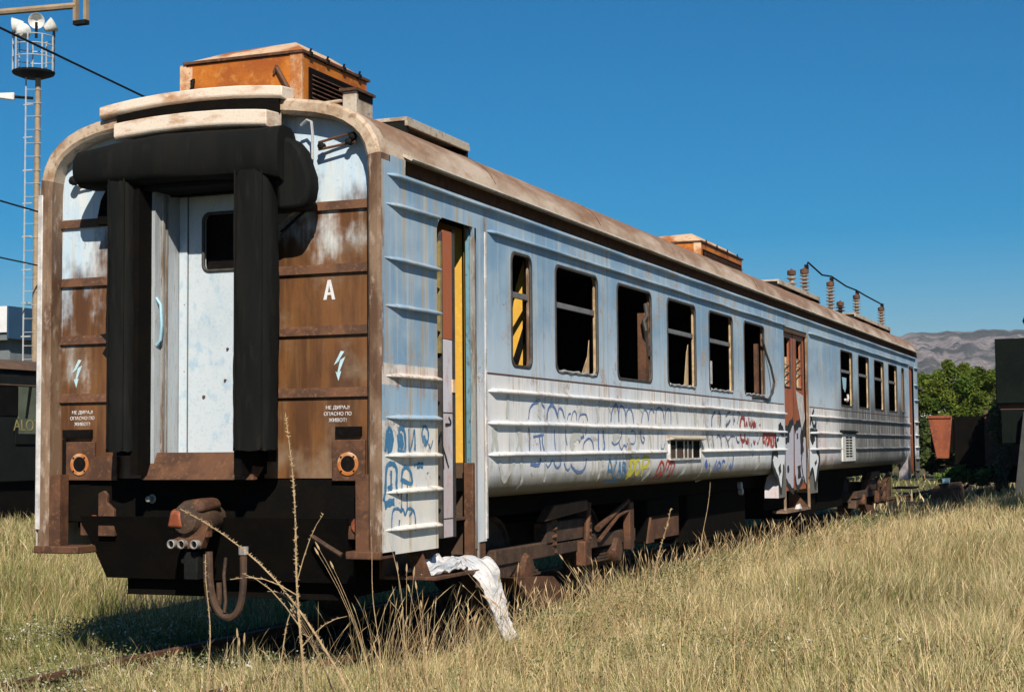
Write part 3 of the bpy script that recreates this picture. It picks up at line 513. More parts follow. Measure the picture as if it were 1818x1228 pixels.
part(m, 'gangway_hood', 'rubber')
# torn flap drooping at the right shoulder
P = [(.72,3.74),(.86,3.70),(.93,3.62),(.965,3.52),(.995,3.44),(1.0,3.36),(.985,3.28),(.945,3.215),(.88,3.205),(.74,3.20)]
m = MB(); m.prism(P, 'y', -.20, -.04); part(m, 'hood_flap', 'rubber', bevel=.03)
P = [(-.74,3.70),(-.86,3.66),(-.95,3.58),(-.96,3.50),(-.92,3.47),(-.70,3.46)]
m = MB(); m.prism(P, 'y', -.20, -.02); part(m, 'hood_flap', 'rubber', bevel=.02)
P = [(-.90,3.22),(-.86,3.40),(-.80,3.50),(-.42,3.50),(-.42,1.5),(-.70,1.5),(-.70,3.22)]
m = MB(); m.prism(P, 'y', -.03, .02); part(m, 'hood_side_plate', 'underframe')
# rain strips over the hood
def strip(xa, xb, y0, y1, lo, hi, name, mat, drop=0, parent=None):
    m = MB(); K = 16; xsn = [xa+(xb-xa)*i/K for i in range(K+1)]
    for x in xsn:
        z = roof_z(x)-drop*abs(x)**2
        for yy, zz in ((y0, lo+.02), (y0, hi), (y1, hi+.015), (y1, lo), (y0+.02, lo)): m.v.append((x, yy, z+zz))
    for i in range(K):
        for k in range(5):
            a = i*5+k; b = i*5+(k+1) % 5; m.f.append((a, b, b+5, a+5))
    m.f.append((0,1,2,3,4)); m.f.append(tuple(K*5+k for k in range(5)))
    return part(m, name, mat, parent, bevel=.008)
strip(-.86, .70, -.06, .12, -.012, .075, 'rain_strip', 'hood_lip')
strip(-.63, .655, -.20, .02, -.245, -.125, 'hood_lip', 'hood_lip')
strip(-.72, .66, -.035, -.01, -.125, -.02, 'hood_gap', 'underframe')
m = MB(); m.box(-.9, -.8, .02, .14, 4.02, 4.09); part(m, 'lamp_stub', 'dark_metal')
# threshold plate
m = MB(); m.hexa([(-.44,-.10,1.325),(.50,-.10,1.325),(.50,-.06,1.325),(-.44,-.06,1.325)], [(-.47,.0,1.52),(.42,.0,1.52),(.42,.28,1.50),(-.47,.28,1.50)]); part(m, 'threshold_plate', 'brown_rust')
m = MB(); m.box(-.44, .44, -.02, .3, 1.30, 1.41); part(m, 'threshold_box', 'underframe')
# cables and stays beside the hood
def tube(pts, r, name, mat, parent=None, n=6): m = MB(); m.ring_tube(pts, r, n); return part(m, name, mat, parent)
tube([(.80,.04,3.84),(.86,.02,3.87),(.905,.0,3.85),(.915,.0,3.76),(.915,.0,3.58)], .011, 'bent_pipe', 'galvanised')
tube([(.93,.06,3.66),(1.05,.07,3.675),(1.22,.08,3.70)], .010, 'stay_rod', 'brown_rust'); tube([(.93,.06,3.71),(1.05,.07,3.735),(1.22,.08,3.765)], .010, 'stay_rod', 'brown_rust')
for x, z in ((.95,3.685),(1.20,3.735),(1.17,3.70)): m = MB(); m.lathe((x,.07,z), [(.012,-.03),(.026,-.02),(.026,.02),(.012,.03)], 8, 'y'); part(m, 'rod_clamp', 'dark_metal')
tube([(-1.02,.06,3.60),(-1.10,.07,3.585),(-1.2,.08,3.56)], .010, 'stay_rod', 'brown_rust'); tube([(-1.02,.06,3.66),(-1.18,.07,3.60)], .010, 'stay_rod', 'brown_rust')
m = MB(); m.lathe((-1.18,.07,3.585), [(.012,-.04),(.035,-.02),(.035,.02),(.012,.04)], 8, 'y'); part(m, 'rod_clamp', 'dark_metal')
tube([(.66,-.02,3.13),(.96,-.08,3.30)], .012, 'stay_rod', 'steel_trim'); tube([(.66,-.02,3.06),(.97,-.08,3.26)], .012, 'stay_rod', 'dark_metal')
m = MB(); m.prism([(-.88,2.40),(-.72,2.42),(-.72,2.31),(-.80,2.33)], 'y', .0, .10); part(m, 'hand_hold', 'dark_metal')

# tail-lamp pockets
def lamp(cx, cz, left):
    m = MB(); m.box(cx-.13, cx+.13, YW-.03, YW-.004, cz-.12, cz+.17); b = part(m, 'lamp_panel', 'brown_rust', bevel=.006)
    m = MB(); m.box(cx-(.16 if left else .10), cx+.10, YW-.033, YW-.008, cz+.20, cz+.262); part(m, 'lamp_slot', 'dark_inside', b)
    if left:
        m = MB(); m.box(cx-.16, cx-.13, YW-.033, YW-.008, cz-.12, cz+.19); part(m, 'lamp_slot', 'dark_inside', b)
        m = MB(); m.box(cx+.09, cx+.34, YW-.038, YW-.012, cz-.12, cz+.06); part(m, 'lamp_bracket', 'brown_rust', b, bevel=.004)
    m = MB(); m.lathe((cx,YW-.03,cz), [(.056,.01),(.056,-.006),(.060,-.010),(.080,-.010),(.083,-.006),(.083,.01)], 24, 'y'); rg = part(m, 'lamp_ring', 'pale_rust', b)
    for k in range(4): q_ = MB(); q_.lathe((cx+.07*math.cos(.8+k*1.57),YW-.04,cz+.07*math.sin(.8+k*1.57)), [(.002,-.006),(.008,-.004),(.008,.0)], 6, 'y'); part(q_, 'ring_bolt', 'dark_metal', rg)
    m = MB(); m.lathe((cx,YW-.03,cz), [(.058,-.004),(.058,.02)], 24, 'y'); part(m, 'lamp_hole', 'dark_inside', b)
lamp(1.13, 1.43, False); lamp(-1.14, 1.435, True)

# lettering on the end wall
def text(body, x, z, size, mat, y=YW-.004, sx=1, parent=None, off=.0, name='warning_lettering'):
    cu = bpy.data.curves.new('t', 'FONT'); cu.body = body; cu.size = size; cu.align_x = 'CENTER'; cu.align_y = 'CENTER'; cu.extrude = .0015; cu.offset = off
    t = bpy.data.objects.new('t', cu); COL.objects.link(t); dg = bpy.context.evaluated_depsgraph_get(); me = bpy.data.meshes.new_from_object(t.evaluated_get(dg))
    bpy.data.objects.remove(t); me.materials.clear(); me.materials.append(M[mat]); me.transform(Matrix.Translation((x, y, z)) @ Matrix.Rotation(R(90), 4, 'X') @ Matrix.Scale(sx, 4, (1,0,0)))
    o = bpy.data.objects.new(name, me); COL.objects.link(o); o.parent = parent or car; return o
for cx in (1.035, -1.14):
    for i, t in enumerate(('НЕ ДИРАЈ!', 'ОПАСНО ПО', 'ЖИВОТ!')): text(t, cx, 1.826-i*.0445, .036, 'white_letter', off=.0)
    P = [(.012,.105),(-.055,-.01),(.012,.018),(-.012,-.075),(-.03,-.070),(.002,-.135),(.018,-.055),(.004,-.062),(.050,.052),(-.012,.022),(.058,.105)]
    P = [(.018,.105),(-.045,-.008),(.012,.030),(-.014,-.070),(-.030,-.060),(-.004,-.135),(.020,-.058),(.004,-.062),(.058,.058),(-.005,.022),(.050,.100)]
    m = MB(); m.prism([(cx+(.01 if cx > 0 else -.055)+u*.88, 2.135+v*.88) for u, v in P], 'y', YW-.005, YW-.001); part(m, 'lightning_sign', 'blue_letter', smooth=False)
m = MB(); cx, cz = .968, 2.665
for Q_ in ([(-.055,-.085),(-.026,-.085),(.010,.085),(-.014,.085)], [(.055,-.085),(.026,-.085),(-.010,.085),(.014,.085)], [(-.03,-.045),(.03,-.045),(.026,-.022),(-.026,-.022)]):
    yo = .001*len(m.v)/8
    m.prism([(cx+u*.86, cz+v*.83) for u, v in Q_], 'y', YW-.004-yo*.3, YW-.001)
part(m, 'end_letter', 'white_letter', smooth=False)

# headstock, plough, coupler, hoses
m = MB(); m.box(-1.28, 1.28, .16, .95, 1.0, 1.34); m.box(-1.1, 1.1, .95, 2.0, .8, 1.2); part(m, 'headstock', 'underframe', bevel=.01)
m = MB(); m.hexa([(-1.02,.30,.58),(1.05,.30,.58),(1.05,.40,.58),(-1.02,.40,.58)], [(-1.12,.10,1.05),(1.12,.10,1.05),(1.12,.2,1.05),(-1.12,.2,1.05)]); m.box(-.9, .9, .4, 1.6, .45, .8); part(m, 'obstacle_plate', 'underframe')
for s in (1, -1):
    x0, x1 = (1.10, 1.28) if s > 0 else (-1.17, -.86)
    m = MB(); m.box(min(x0,x1), max(x0,x1), .17, .22, .90, 1.12)
    if s < 0: m.prism([(-.98,1.10),(-.98,1.22),(-.93,1.24),(-.90,1.21),(-.90,1.15),(-.84,1.10),(-.83,.90),(-.98,.90)], 'y', .13, .165)
    lug = part(m, 'bracket', 'brown_rust', bevel=.006)
    m = MB(); m.lathe(((x0+x1)/2+(.0 if s > 0 else -.02),.17,1.0), [(.02,-.02),(.055,-.018),(.06,.0)], 14, 'y'); part(m, 'bracket_boss', 'red_rust', lug)
    m = MB(); m.box(min(s*1.34, s*1.24), max(s*1.34, s*1.24), .02, .12, .83, 1.36); part(m, 'frame_gusset', 'brown_rust')
tube([(.86,.1,.92),(1.0,.05,.86),(1.12,.04,.80)], .017, 'pipe_stub', 'bogie')
m = MB(); m.lathe((-.50,.12,1.18), [(.004,-.05),(.022,-.045),(.022,.0),(.035,.01)], 10, 'y'); part(m, 'air_cock', 'steel_trim')
# automatic coupler head
m = MB()
m.lathe((.02,-.10,1.05), [(.03,-.16),(.10,-.14),(.135,-.06),(.14,.05),(.12,.16),(.085,.3),(.08,.6)], 16, 'y')
cp = part(m, 'coupler', 'bogie')
m = MB(); m.hexa([(-.13,-.22,1.08),(.17,-.24,1.10),(.17,.06,1.12),(-.13,.06,1.08)], [(-.03,-.16,1.18),(.13,-.18,1.20),(.13,.05,1.20),(-.02,.05,1.18)]); part(m, 'coupler_jaw', 'brown_rust', cp, bevel=.035)
m = MB(); m.hexa([(-.12,-.25,.99),(.02,-.27,.99),(.02,-.2,.99),(-.12,-.2,.99)], [(-.09,-.25,1.11),(.0,-.27,1.10),(.0,-.2,1.13),(-.09,-.2,1.13)]); part(m, 'coupler_knuckle', 'red_rust', cp, bevel=.02)
m = MB(); m.hexa([(-.12,-.20,.84),(.13,-.20,.84),(.13,-.12,.84),(-.12,-.12,.84)], [(-.12,-.20,.90),(.20,-.20,1.02),(.20,-.12,1.02),(-.12,-.12,.90)]); m.box(.09,.18,-.19,-.12,.92,1.04); br = part(m, 'hose_bracket', 'brown_rust', bevel=.008)
for x in (-.085, .0, .105):
    m = MB(); m.lathe((x,-.21,.875), [(.022,.02),(.022,-.035),(.026,-.041),(.032,-.038),(.033,-.02),(.030,.02)], 14, 'y'); c_ = part(m, 'air_hose_socket', 'steel_trim', br)
    m = MB(); m.lathe((x,-.215,.875), [(.021,-.02),(.021,.0)], 12, 'y'); part(m, 'socket_hole', 'dark_inside', c_)
m = MB(); m.box(-.03, .085, -.17, -.06, .62, .82); m.box(-.06,.0,-.16,-.08,.73,.77); part(m, 'valve_box', 'dark_metal', bevel=.01)
def hose(x0, x1, zt0, zt1, zb, y, r=.026):
    pts = []
    for i in range(17):
        t = i/16; a = math.pi*t; xx = x0+(x1-x0)*(.5-.5*math.cos(a)); top = zt0*(1-t)+zt1*t
        pts.append((xx, y+.03*math.sin(a), top+(zb-top)*math.sin(a)**.55))
    return tube(pts, r, 'air_hose', 'bogie', n=8)
hose(.17, .45, .82, .84, .36, -.15); hose(.11, .22, .80, .60, .40, -.10, .02); tube([(.30,-.14,.78),(.285,-.14,.66),(.30,-.14,.48),(.29,-.14,.40)], .012, 'air_hose', 'bogie')
m = MB(); m.lathe((.45,-.15,.83), [(.02,-.03),(.034,-.025),(.036,.03)], 10, 'z'); part(m, 'hose_end', 'steel_trim')

# ---------------- side walls ----------------
WZ0, WZ1 = 2.20, 3.18
def skirt(z0=1.13): return [(1.22,1.125),(1.33,1.14),(1.395,1.175),(1.432,1.235),(1.447,1.31),(1.45,1.39)]
def side_x(z):
    if z >= 1.39: return 1.45
    P = skirt(); 
    for (a, za), (b, zb) in zip(P, P[1:]):
        if za <= z <= zb: return a+(b-a)*(z-za)/(zb-za)
    return 1.22
wide = [(4.08+1.78*k-.60, 4.08+1.78*k+.60) for k in range(5)]; far4 = [(18.16+1.78*k-.60, 18.16+1.78*k+.60) for k in range(4)]
wins = [(2.42, 2.91)]+wide+far4+[(24.72, 25.10)]
def side_wall(s):
    m = MB(); lin = MB(); gut = MB()
    def quad(y0, y1, z0, z1, x=1.45):
        m.add([(s*x,y0,z0),(s*x,y1,z0),(s*x,y1,z1),(s*x,y0,z1)], [(0,1,2,3)])
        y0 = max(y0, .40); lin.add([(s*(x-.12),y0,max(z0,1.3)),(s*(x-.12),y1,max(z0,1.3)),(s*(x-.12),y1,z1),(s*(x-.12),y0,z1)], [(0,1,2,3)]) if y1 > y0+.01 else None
    # top band and recessed gutter strip
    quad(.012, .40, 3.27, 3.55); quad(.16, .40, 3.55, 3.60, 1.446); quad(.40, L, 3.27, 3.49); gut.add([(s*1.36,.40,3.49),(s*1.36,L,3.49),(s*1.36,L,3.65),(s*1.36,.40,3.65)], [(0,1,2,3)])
    m.add([(s*1.45,.40,3.49),(s*1.34,.40,3.49),(s*1.34,L,3.49),(s*1.45,L,3.49)], [(0,1,2,3)]); m.add([(s*1.45,.40,3.49),(s*1.34,.40,3.49),(s*1.34,.40,3.62),(s*1.45,.40,3.60)], [(0,1,2,3)])
    quad(.012, .94, .80, 3.27); quad(1.69, 1.86, .80, 3.27); quad(26.57, L-.1, .80, 3.27)
    for a, b in ((12.55, 13.05), (14.73, 15.35), (25.45, 25.86)): quad(a, b, .80, 1.39)
    for a, b in ((1.86, 13.05), (14.73, 25.86)):
        ws = [w_ for w_ in wins if a < w_[0] < b]; ed = [a]+[(p[1]+q_[0])/2 for p, q_ in zip(ws, ws[1:])]+[b]
        quad(a, b, 1.39, 2.05)
        for i, (wa, wb) in enumerate(ws):
            H = rrect(wa, wb, WZ0, WZ1, .085); V, Fc = holed(ed[i], ed[i+1], 2.05, 3.27, H)
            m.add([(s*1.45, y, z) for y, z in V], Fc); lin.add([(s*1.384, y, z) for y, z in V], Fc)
        P = skirt(); ya, yb = (1.86, 12.55) if a < 5 else (15.35, 25.45); o = len(m.v)
        for y in (ya, yb): m.v += [(s*x, y, z) for x, z in P]
        m.f += [(o+k, o+k+1, o+k+1+len(P), o+k+len(P)) for k in range(len(P)-1)]
        m.add([(s*1.22,ya,1.125),(s*1.22,yb,1.125),(s*.2,yb,1.14),(s*.2,ya,1.14)], [(0,1,2,3)])
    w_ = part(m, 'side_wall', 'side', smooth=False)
    for p in w_.data.polygons: p.use_smooth = abs(p.normal.x) < .999
    part(lin, 'wall_lining', 'dark_inside', w_, smooth=False); part(gut, 'gutter', 'seam_rust_gutter_shade', w_, smooth=False)  # gutter recess coloured dark to deepen its shade
    return w_
swr = side_wall(1); swl = side_wall(-1)
# step-well side plates seen where the skirt curls away
for ya in (12.55, 25.45):
    m = MB(); m.prism([(1.45,.80),(1.447,1.31),(1.432,1.235),(1.395,1.175),(1.33,1.14),(1.29,1.10),(1.25,.95),(1.25,.80)][::-1], 'y', ya-.012, ya-.002); part(m, 'step_well_plate', 'leaf_white')
for yb in (15.35, 1.86):
    m = MB(); m.prism([(1.45,.80),(1.447,1.31),(1.432,1.235),(1.395,1.175),(1.33,1.14),(1.16,1.13),(1.10,.95),(1.10,.80)], 'y', yb+.002, yb+.012); part(m, 'step_well_plate', 'leaf_white')
# ribs pressed into the side
def rib(s, z, y0, y1, t0=.13, t1=.13, h=.045):
    m = MB(); prof = [(0,.026),(.018,.019),(h-.004,.009),(h,.001),(h-.003,-.007),(.012,-.012),(0,-.013)]; st = [(y0, .02), (y0+t0*.5, .45), (y0+t0, 1), (y1-t1, 1), (y1-t1*.5, .45), (y1, .02)]
    if t0 == 0: st = [(y0, 1)]+st[3:]
    if t1 == 0: st = st[:-3]+[(y1, 1)] if t0 else [(y0, 1), (y1, 1)]
    K = len(prof)
    long_ = []
    for (a, fa), (b, fb) in zip(st, st[1:]):
        k_ = max(1, int((b-a)/.6)); long_ += [(a+(b-a)*i/k_, fa+(fb-fa)*i/k_) for i in range(k_)]
    long_.append(st[-1])
    for y, f in long_:
        wv = .0025*math.sin(y*3.1+z*9)+.0015*math.sin(y*7.7+z*5)
        for px, pz in prof: m.v.append((s*(1.449+px*f+(wv if px > .01 else 0)), y, z+pz*(.35+.65*f)+wv))
    for i in range(len(long_)-1):
        for k in range(K-1): a = i*K+k; m.f.append((a, a+1, a+1+K, a+K))
    m.f.append(tuple(range(K))); m.f.append(tuple((len(long_)-1)*K+k for k in range(K)))
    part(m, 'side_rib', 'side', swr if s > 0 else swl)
for s in (1, -1):
    rib(s, 3.455, .10, 27.0)
    for z in (3.25, 2.86, 2.53, 2.04, 1.75, 1.48, 1.23, .97): rib(s, z, .06, .935, .22, 0); rib(s, z, 26.62, 27.25)
    for z in (3.275, 1.99, 1.73): rib(s, z, 1.90, 13.04, .12, 0); rib(s, z, 14.82, 25.8, .12, 0 if z < 3 else .1)
    rib(s, 1.475, 1.90, 6.98, .12, .1); rib(s, 1.475, 8.38, 13.04, .12, 0); rib(s, 1.475, 14.82, 17.5, .12, .1); rib(s, 1.475, 18.85, 25.8)
m = MB(); m.box(1.446, 1.4535, 1.90, 13.0, 2.127, 2.139); m.box(1.446, 1.4535, 14.85, 25.6, 2.127, 2.139); part(m, 'waist_seam', 'seam_rust_gutter_shade', swr)
m = MB(); m.box(1.446, 1.457, 1.855, 1.885, .82, 3.26)
for z in [1.0+.19*i for i in range(12)]: m.lathe((1.457,1.87,z), [(.008,0),(.006,.004)], 6, 'x')
part(m, 'pillar_strip', 'hood_white', swr)

# windows
def window(s, a, b, bar=True, pale_bottom=True, big=True):
    P = rrect(a+.004, b-.004, WZ0+.004, WZ1-.004, .082); K = len(P)
    m = MB()                                                     # reveal through the wall
    m.add([(s*1.449, y, z) for y, z in P]+[(s*1.40, y, z) for y, z in P], [(i, (i+1) % K, (i+1) % K+K, i+K) for i in range(K)])
    f = part(m, 'window', 'cream' if bar and b-a > .6 else 'frame')
    m = MB(); pts = [(s*1.449, y, z) for y, z in P]; o = 0
    ring = [(1.4505, .0), (1.458, .006), (1.458, .024), (1.44, .030)]
    def inset(d): return rrect(a+d, b-d, WZ0+d, WZ1-d, .085)
    for x, d in ring: m.v += [(s*x, y, z) for y, z in inset(d)]
    for r in range(3): m.f += [(r*K+i, r*K+(i+1) % K, (r+1)*K+(i+1) % K, (r+1)*K+i) for i in range(K)]
    part(m, 'window_gasket', 'gasket', f)
    if bar:
        m = MB(); m.box(*sorted((s*1.392, s*1.418)), a+.01, b-.01, 2.795, 2.845); part(m, 'sash_bar', 'sash', f, bevel=.004)
    if pale_bottom:
        m = MB(); pr = [(s*1.452, a+.07+(b-a-.14)*i/14, WZ0+.018+.006*math.sin(i*1.7+a)) for i in range(15)]; m.ring_tube(pr, [.014+.006*math.sin(i*2.3+a*3) for i in range(15)], 6); part(m, 'sill_putty', 'sash_pale', f)
    return f
for s in (1,):
    window(s, 2.42, 2.91, True, False)
    for i, (a, b) in enumerate(wide): window(s, a, b, i in (0, 2, 3), i in (0, 2, 3, 4))
    for i, (a, b) in enumerate(far4): window(s, a, b, True, False)
    window(s, 24.72, 25.10, False, False)
# what is left in the openings
m = MB(); m.box(1.36, 1.37, 3.50, 3.64, 2.30, 2.64); m.box(1.36, 1.37, 3.50, 3.66, 2.22, 2.27); part(m, 'pale_sheet', 'hood_white')  # plain pale sheets set inside two of the windows
m = MB(); m.box(1.36, 1.37, 8.84, 9.28, 2.30, 2.58); part(m, 'pale_sheet', 'hood_white')
m = MB(); m.box(1.33, 1.42, 6.34, 6.46, 2.22, 2.95); part(m, 'window_post', 'brown_rust')
tube([(1.40,6.40,3.05),(1.43,6.36,2.92),(1.41,6.30,2.86),(1.44,6.28,2.76),(1.42,6.36,2.64),(1.43,6.42,2.5)], .022, 'torn_seal', 'gasket')
m = MB(); m.prism([(7.98,2.22),(8.16,2.22),(8.17,2.72),(8.10,2.62)], 'x', 1.37, 1.375); m.prism([(4.40,2.22),(4.62,2.22),(4.63,2.56),(4.58,2.40)], 'x', 1.37, 1.375); part(m, 'broken_glass', 'cream')
tube([(1.452,11.68,3.0),(1.47,11.80,2.82),(1.50,11.98,2.62),(1.52,12.07,2.42),(1.50,12.04,2.26),(1.47,11.90,2.17),(1.455,11.6,2.19),(1.455,11.0,2.18)], .018, 'hanging_seal', 'gasket')
m = MB(); m.box(1.37, 1.42, 11.50, 11.58, 2.25, 2.92); part(m, 'window_post', 'brown_rust')
tube([(1.43,18.1,2.33),(1.44,18.22,2.30),(1.44,18.32,2.36),(1.43,18.34,2.42)], .022, 'broken_handle', 'hood_white')
m = MB(); m.prism([(18.1,2.72),(18.5,2.72),(18.46,2.55),(18.35,2.46),(18.2,2.52)], 'x', 1.38, 1.385); part(m, 'broken_glass', 'pale_blue')

# interior: floor, ceiling, partitions
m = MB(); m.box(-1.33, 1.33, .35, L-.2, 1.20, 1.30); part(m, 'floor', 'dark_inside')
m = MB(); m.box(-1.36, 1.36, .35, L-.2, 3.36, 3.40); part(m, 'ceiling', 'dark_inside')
m = MB(); m.box(-1.33, 1.36, 1.72, 1.75, 1.42, 3.36); part(m, 'partition', 'yellow')
m = MB(); m.box(-1.33, 1.36, 1.715, 1.752, .70, 1.419); part(m, 'partition_base', 'brown_inside')
m = MB(); m.box(-.2, 1.39, 3.03, 3.06, 1.30, 3.36); p3 = part(m, 'partition', 'yellow'); m = MB(); m.prism([(1.20,2.22),(1.245,2.16),(1.40,2.66),(1.40,2.80)], 'y', 3.015, 3.028); m.prism([(1.13,2.2),(1.26,2.95),(1.34,3.2),(1.1,3.3),(1.0,2.2)], 'y', 3.015, 3.028); part(m, 'partition_shadow_stripe', 'dark_inside', p3)  # dark shapes laid on the partition as the window-edge shadow
m = MB(); m.box(-.42, -.38, 3.1, L-.3, 1.30, 3.36); part(m, 'corridor_wall', 'dark_inside'); m = MB(); m.box(-.42, 1.33, L-.3, L-.27, 1.30, 3.36); part(m, 'partition', 'dark_inside')
for y in (6.8, 12.9, 14.9, 17.3, 20.8): m = MB(); m.box(-1.33, .9, y, y+.03, 1.30, 3.36); part(m, 'partition', 'dark_inside')
m = MB(); m.box(-1.33, 1.32, .36, .40, .95, 3.36); part(m, 'partition', 'dark_inside')
for y in [3.9+.95*i for i in range(9)]:
    m = MB(); m.hexa([(.35,y,1.3),(1.25,y,1.3),(1.25,y+.12,1.3),(.35,y+.12,1.3)], [(.40,y+.05,2.25),(1.2,y+.05,2.25),(1.2,y+.12,2.25),(.40,y+.12,2.25)]); part(m, 'seat_back', 'brown_inside', bevel=.02)

# doors
def graf(sel, parent, surf):
    for nm, colr, sf, items in GRAF:
        if sf != surf or nm not in sel: continue
        m = MB()
        for w_, fill, P in items:
            midskirt = nm in 'cdefghi'
            X = (lambda z: (side_x(z) if midskirt else 1.45)+.0035) if surf == 'side' else (lambda z: 1.4035)
            if fill:
                m.add([(X(z)-.0015, y, z) for y, z in P], [tuple(range(len(P)))]); continue
            pts = [Vector(p) for p in P]
            if len(pts) == 2: pts = [pts[0].lerp(pts[1], i/6) for i in range(7)]
            elif len(pts) > 2:
                sm = []
                for i in range(len(pts)-1):
                    p0, p1, p2, p3 = pts[max(i-1,0)], pts[i], pts[i+1], pts[min(i+2,len(pts)-1)]
                    for j in range(6):
                        t = j/6; sm.append(.5*((2*p1)+(p2-p0)*t+(2*p0-5*p1+4*p2-p3)*t*t+(3*p1-p0-3*p2+p3)*t**3))
                sm.append(pts[-1]); pts = sm
            o = len(m.v); K = len(pts)
            for i, p in enumerate(pts):
                T = pts[min(i+1,K-1)]-pts[max(i-1,0)]; T = T.normalized() if T.length > 0 else Vector((1,0)); Nn = Vector((-T.y, T.x))
                hw = w_*(.46 if nm in 'PQ' else .52)*(1+.18*math.sin(i*1.1+p.x*5))
                for sg in (1, -1): q_ = p+Nn*hw*sg; m.v.append((X(q_.y)+.001*(len(m.v) % 7)/7, q_.x, q_.y))
            m.f += [(o+2*i, o+2*i+1, o+2*i+3, o+2*i+2) for i in range(K-1)]
        part(m, 'graffiti', 'spray_'+colr, parent, smooth=False)
# front door: folded leaf, jamb, step
m = MB(); m.box(1.37, 1.400, 1.15, 1.33, 2.36, 3.20); d1 = part(m, 'door_leaf', 'door_red', bevel=.006)
m = MB(); m.box(1.37, 1.399, 1.15, 1.33, .86, 2.36); part(m, 'door_lower_panel', 'leaf_white', d1, bevel=.006)
m = MB(); m.box(1.38, 1.412, 1.08, 1.11, 2.25, 3.10); part(m, 'door_glazing_edge', 'brass', d1)
m = MB(); m.box(1.36, 1.401, 1.12, 1.15, .86, 3.18); m.box(1.38, 1.3985, 1.33, 1.385, .86, 3.22); part(m, 'door_seal', 'gasket', d1)
m = MB(); m.box(1.398, 1.41, 1.315, 1.36, 1.96, 2.06); part(m, 'door_hinge', 'pale_rust', d1)
m = MB(); m.box(1.3985, 1.4012, 1.15, 1.33, 1.80, 1.808); m.box(1.3985, 1.4012, 1.15, 1.33, 1.0, 1.008); part(m, 'panel_joint', 'gasket', d1)
graf('R', d1, 'leaf')
m = MB(); m.box(1.378, 1.41, 1.64, 1.69, 1.42, 3.27); part(m, 'door_jamb', 'teal_jamb')
m = MB(); m.box(1.41, 1.449, 1.66, 1.69, .75, 3.27); m.box(1.36, 1.45, 1.70, 1.73, .64, .8); part(m, 'door_jamb_trim', 'steel_trim')
m = MB(); m.box(1.36, 1.44, 1.62, 1.87, .60, 1.42); part(m, 'step_post', 'brown_rust', bevel=.006)
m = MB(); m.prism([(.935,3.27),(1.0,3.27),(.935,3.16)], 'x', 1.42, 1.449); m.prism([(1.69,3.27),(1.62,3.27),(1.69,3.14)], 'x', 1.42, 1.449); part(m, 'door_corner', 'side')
m = MB(); m.box(1.12, 1.56, .66, 1.62, .585, .61); m.box(1.10, 1.14, .66, 1.62, .585, .95); st = part(m, 'door_step', 'brown_rust', bevel=.004)
m = MB(); m.prism([(1.30,.80),(1.42,.80),(1.50,.60),(1.36,.60)], 'y', .70, .715); part(m, 'step_bracket', 'brown_rust', st)
m = MB(); m.box(1.10, 1.38, .96, 1.70, .98, 1.0); m.box(1.08, 1.12, .96, 1.7, .7, 1.3); part(m, 'inner_step', 'brown_inside')
m = MB(); m.box(1.30, 1.33, 1.76, 1.79, 1.10, 1.16); m.lathe((1.33,1.775,1.08), [(.01,-.01),(.028,-.008),(.028,.01)], 10, 'x'); part(m, 'valve', 'steel_trim')

# middle double door
d2 = None
for i, (a, b) in enumerate(((13.06, 13.885), (13.895, 14.72))):
    wa, wb = a+.20, b-.19
    H = rrect(wa, wb, 2.40, 3.13, .04); V, Fc = holed(a, b, .88, 3.20, H); m = MB(); K = len(H)
    m.add([(1.40, y, z) for y, z in V], Fc); m.add([(1.40, y, z) for y, z in H]+[(1.36, y, z) for y, z in H], [(k, (k+1) % K, (k+1) % K+K, k+K) for k in range(K)])
    d = part(m, 'door_leaf', 'door_red', smooth=False)
    m = MB(); PP = [(1.402, y, z) for y, z in H]; PP.append(PP[0]); m.ring_tube(PP, .013, 5, False); part(m, 'door_window_seal', 'gasket', d)
    m = MB()
    for z in (2.62, 2.73, 2.84 if i else 2.50): m.ring_tube([(1.385, wa, z), (1.385, wb, z)], .010, 5)
    part(m, 'window_guard', 'steel_trim', d)
    m = MB(); m.box(1.30, 1.36, wb-.06, wb+.03, 2.40, 2.85); part(m, 'door_window_reveal', 'cream', d)
    if i == 0: d2 = d
    else:
        m = MB(); m.prism([(wa-.05,2.36),(wb+.05,2.30),(b-.04,1.95),(a+.55,1.78),(a+.30,2.1)], 'x', 1.405, 1.409); part(m, 'torn_paper', 'hood_white', d, smooth=False)
        m = MB(); m.prism([(a+.30,2.1),(a+.55,1.78),(b-.15,1.62),(b-.2,1.70)], 'x', 1.405, 1.407); part(m, 'dark_wedge', 'dark_inside', d, smooth=False)  # small dark wedge set below the torn paper
m = MB(); m.box(1.385, 1.405, 13.882, 13.898, .88, 3.2); part(m, 'door_joint', 'gasket', d2)
graf('Q', d2, 'door')
m = MB(); m.box(1.25, 1.44, 13.05, 14.73, 3.20, 3.27); part(m, 'door_header', 'brown_inside')
m = MB(); m.box(1.42, 1.456, 14.725, 14.765, .60, 3.25); part(m, 'door_post', 'frame'); m = MB(); m.box(1.42, 1.452, 13.02, 13.05, .60, 1.5); part(m, 'door_post', 'frame')
m = MB(); m.box(1.25, 1.46, 13.03, 14.74, .565, .60); st2 = part(m, 'door_step', 'frame'); m = MB(); m.prism([(1.12,.60),(1.44,.60),(1.12,.95)], 'y', 14.70, 14.72); part(m, 'step_gusset', 'brown_rust', st2); m = MB(); m.box(1.10, 1.13, 13.02, 14.78, .60, 1.2); part(m, 'step_back', 'underframe', st2)
m = MB(); m.hexa([(1.40,13.85,.60),(1.48,13.85,.60),(1.48,14.0,.60),(1.40,14.0,.60)], [(1.42,13.88,.66),(1.46,13.88,.66),(1.46,13.95,.68),(1.42,13.95,.66)]); part(m, 'rubble', 'hood_white')
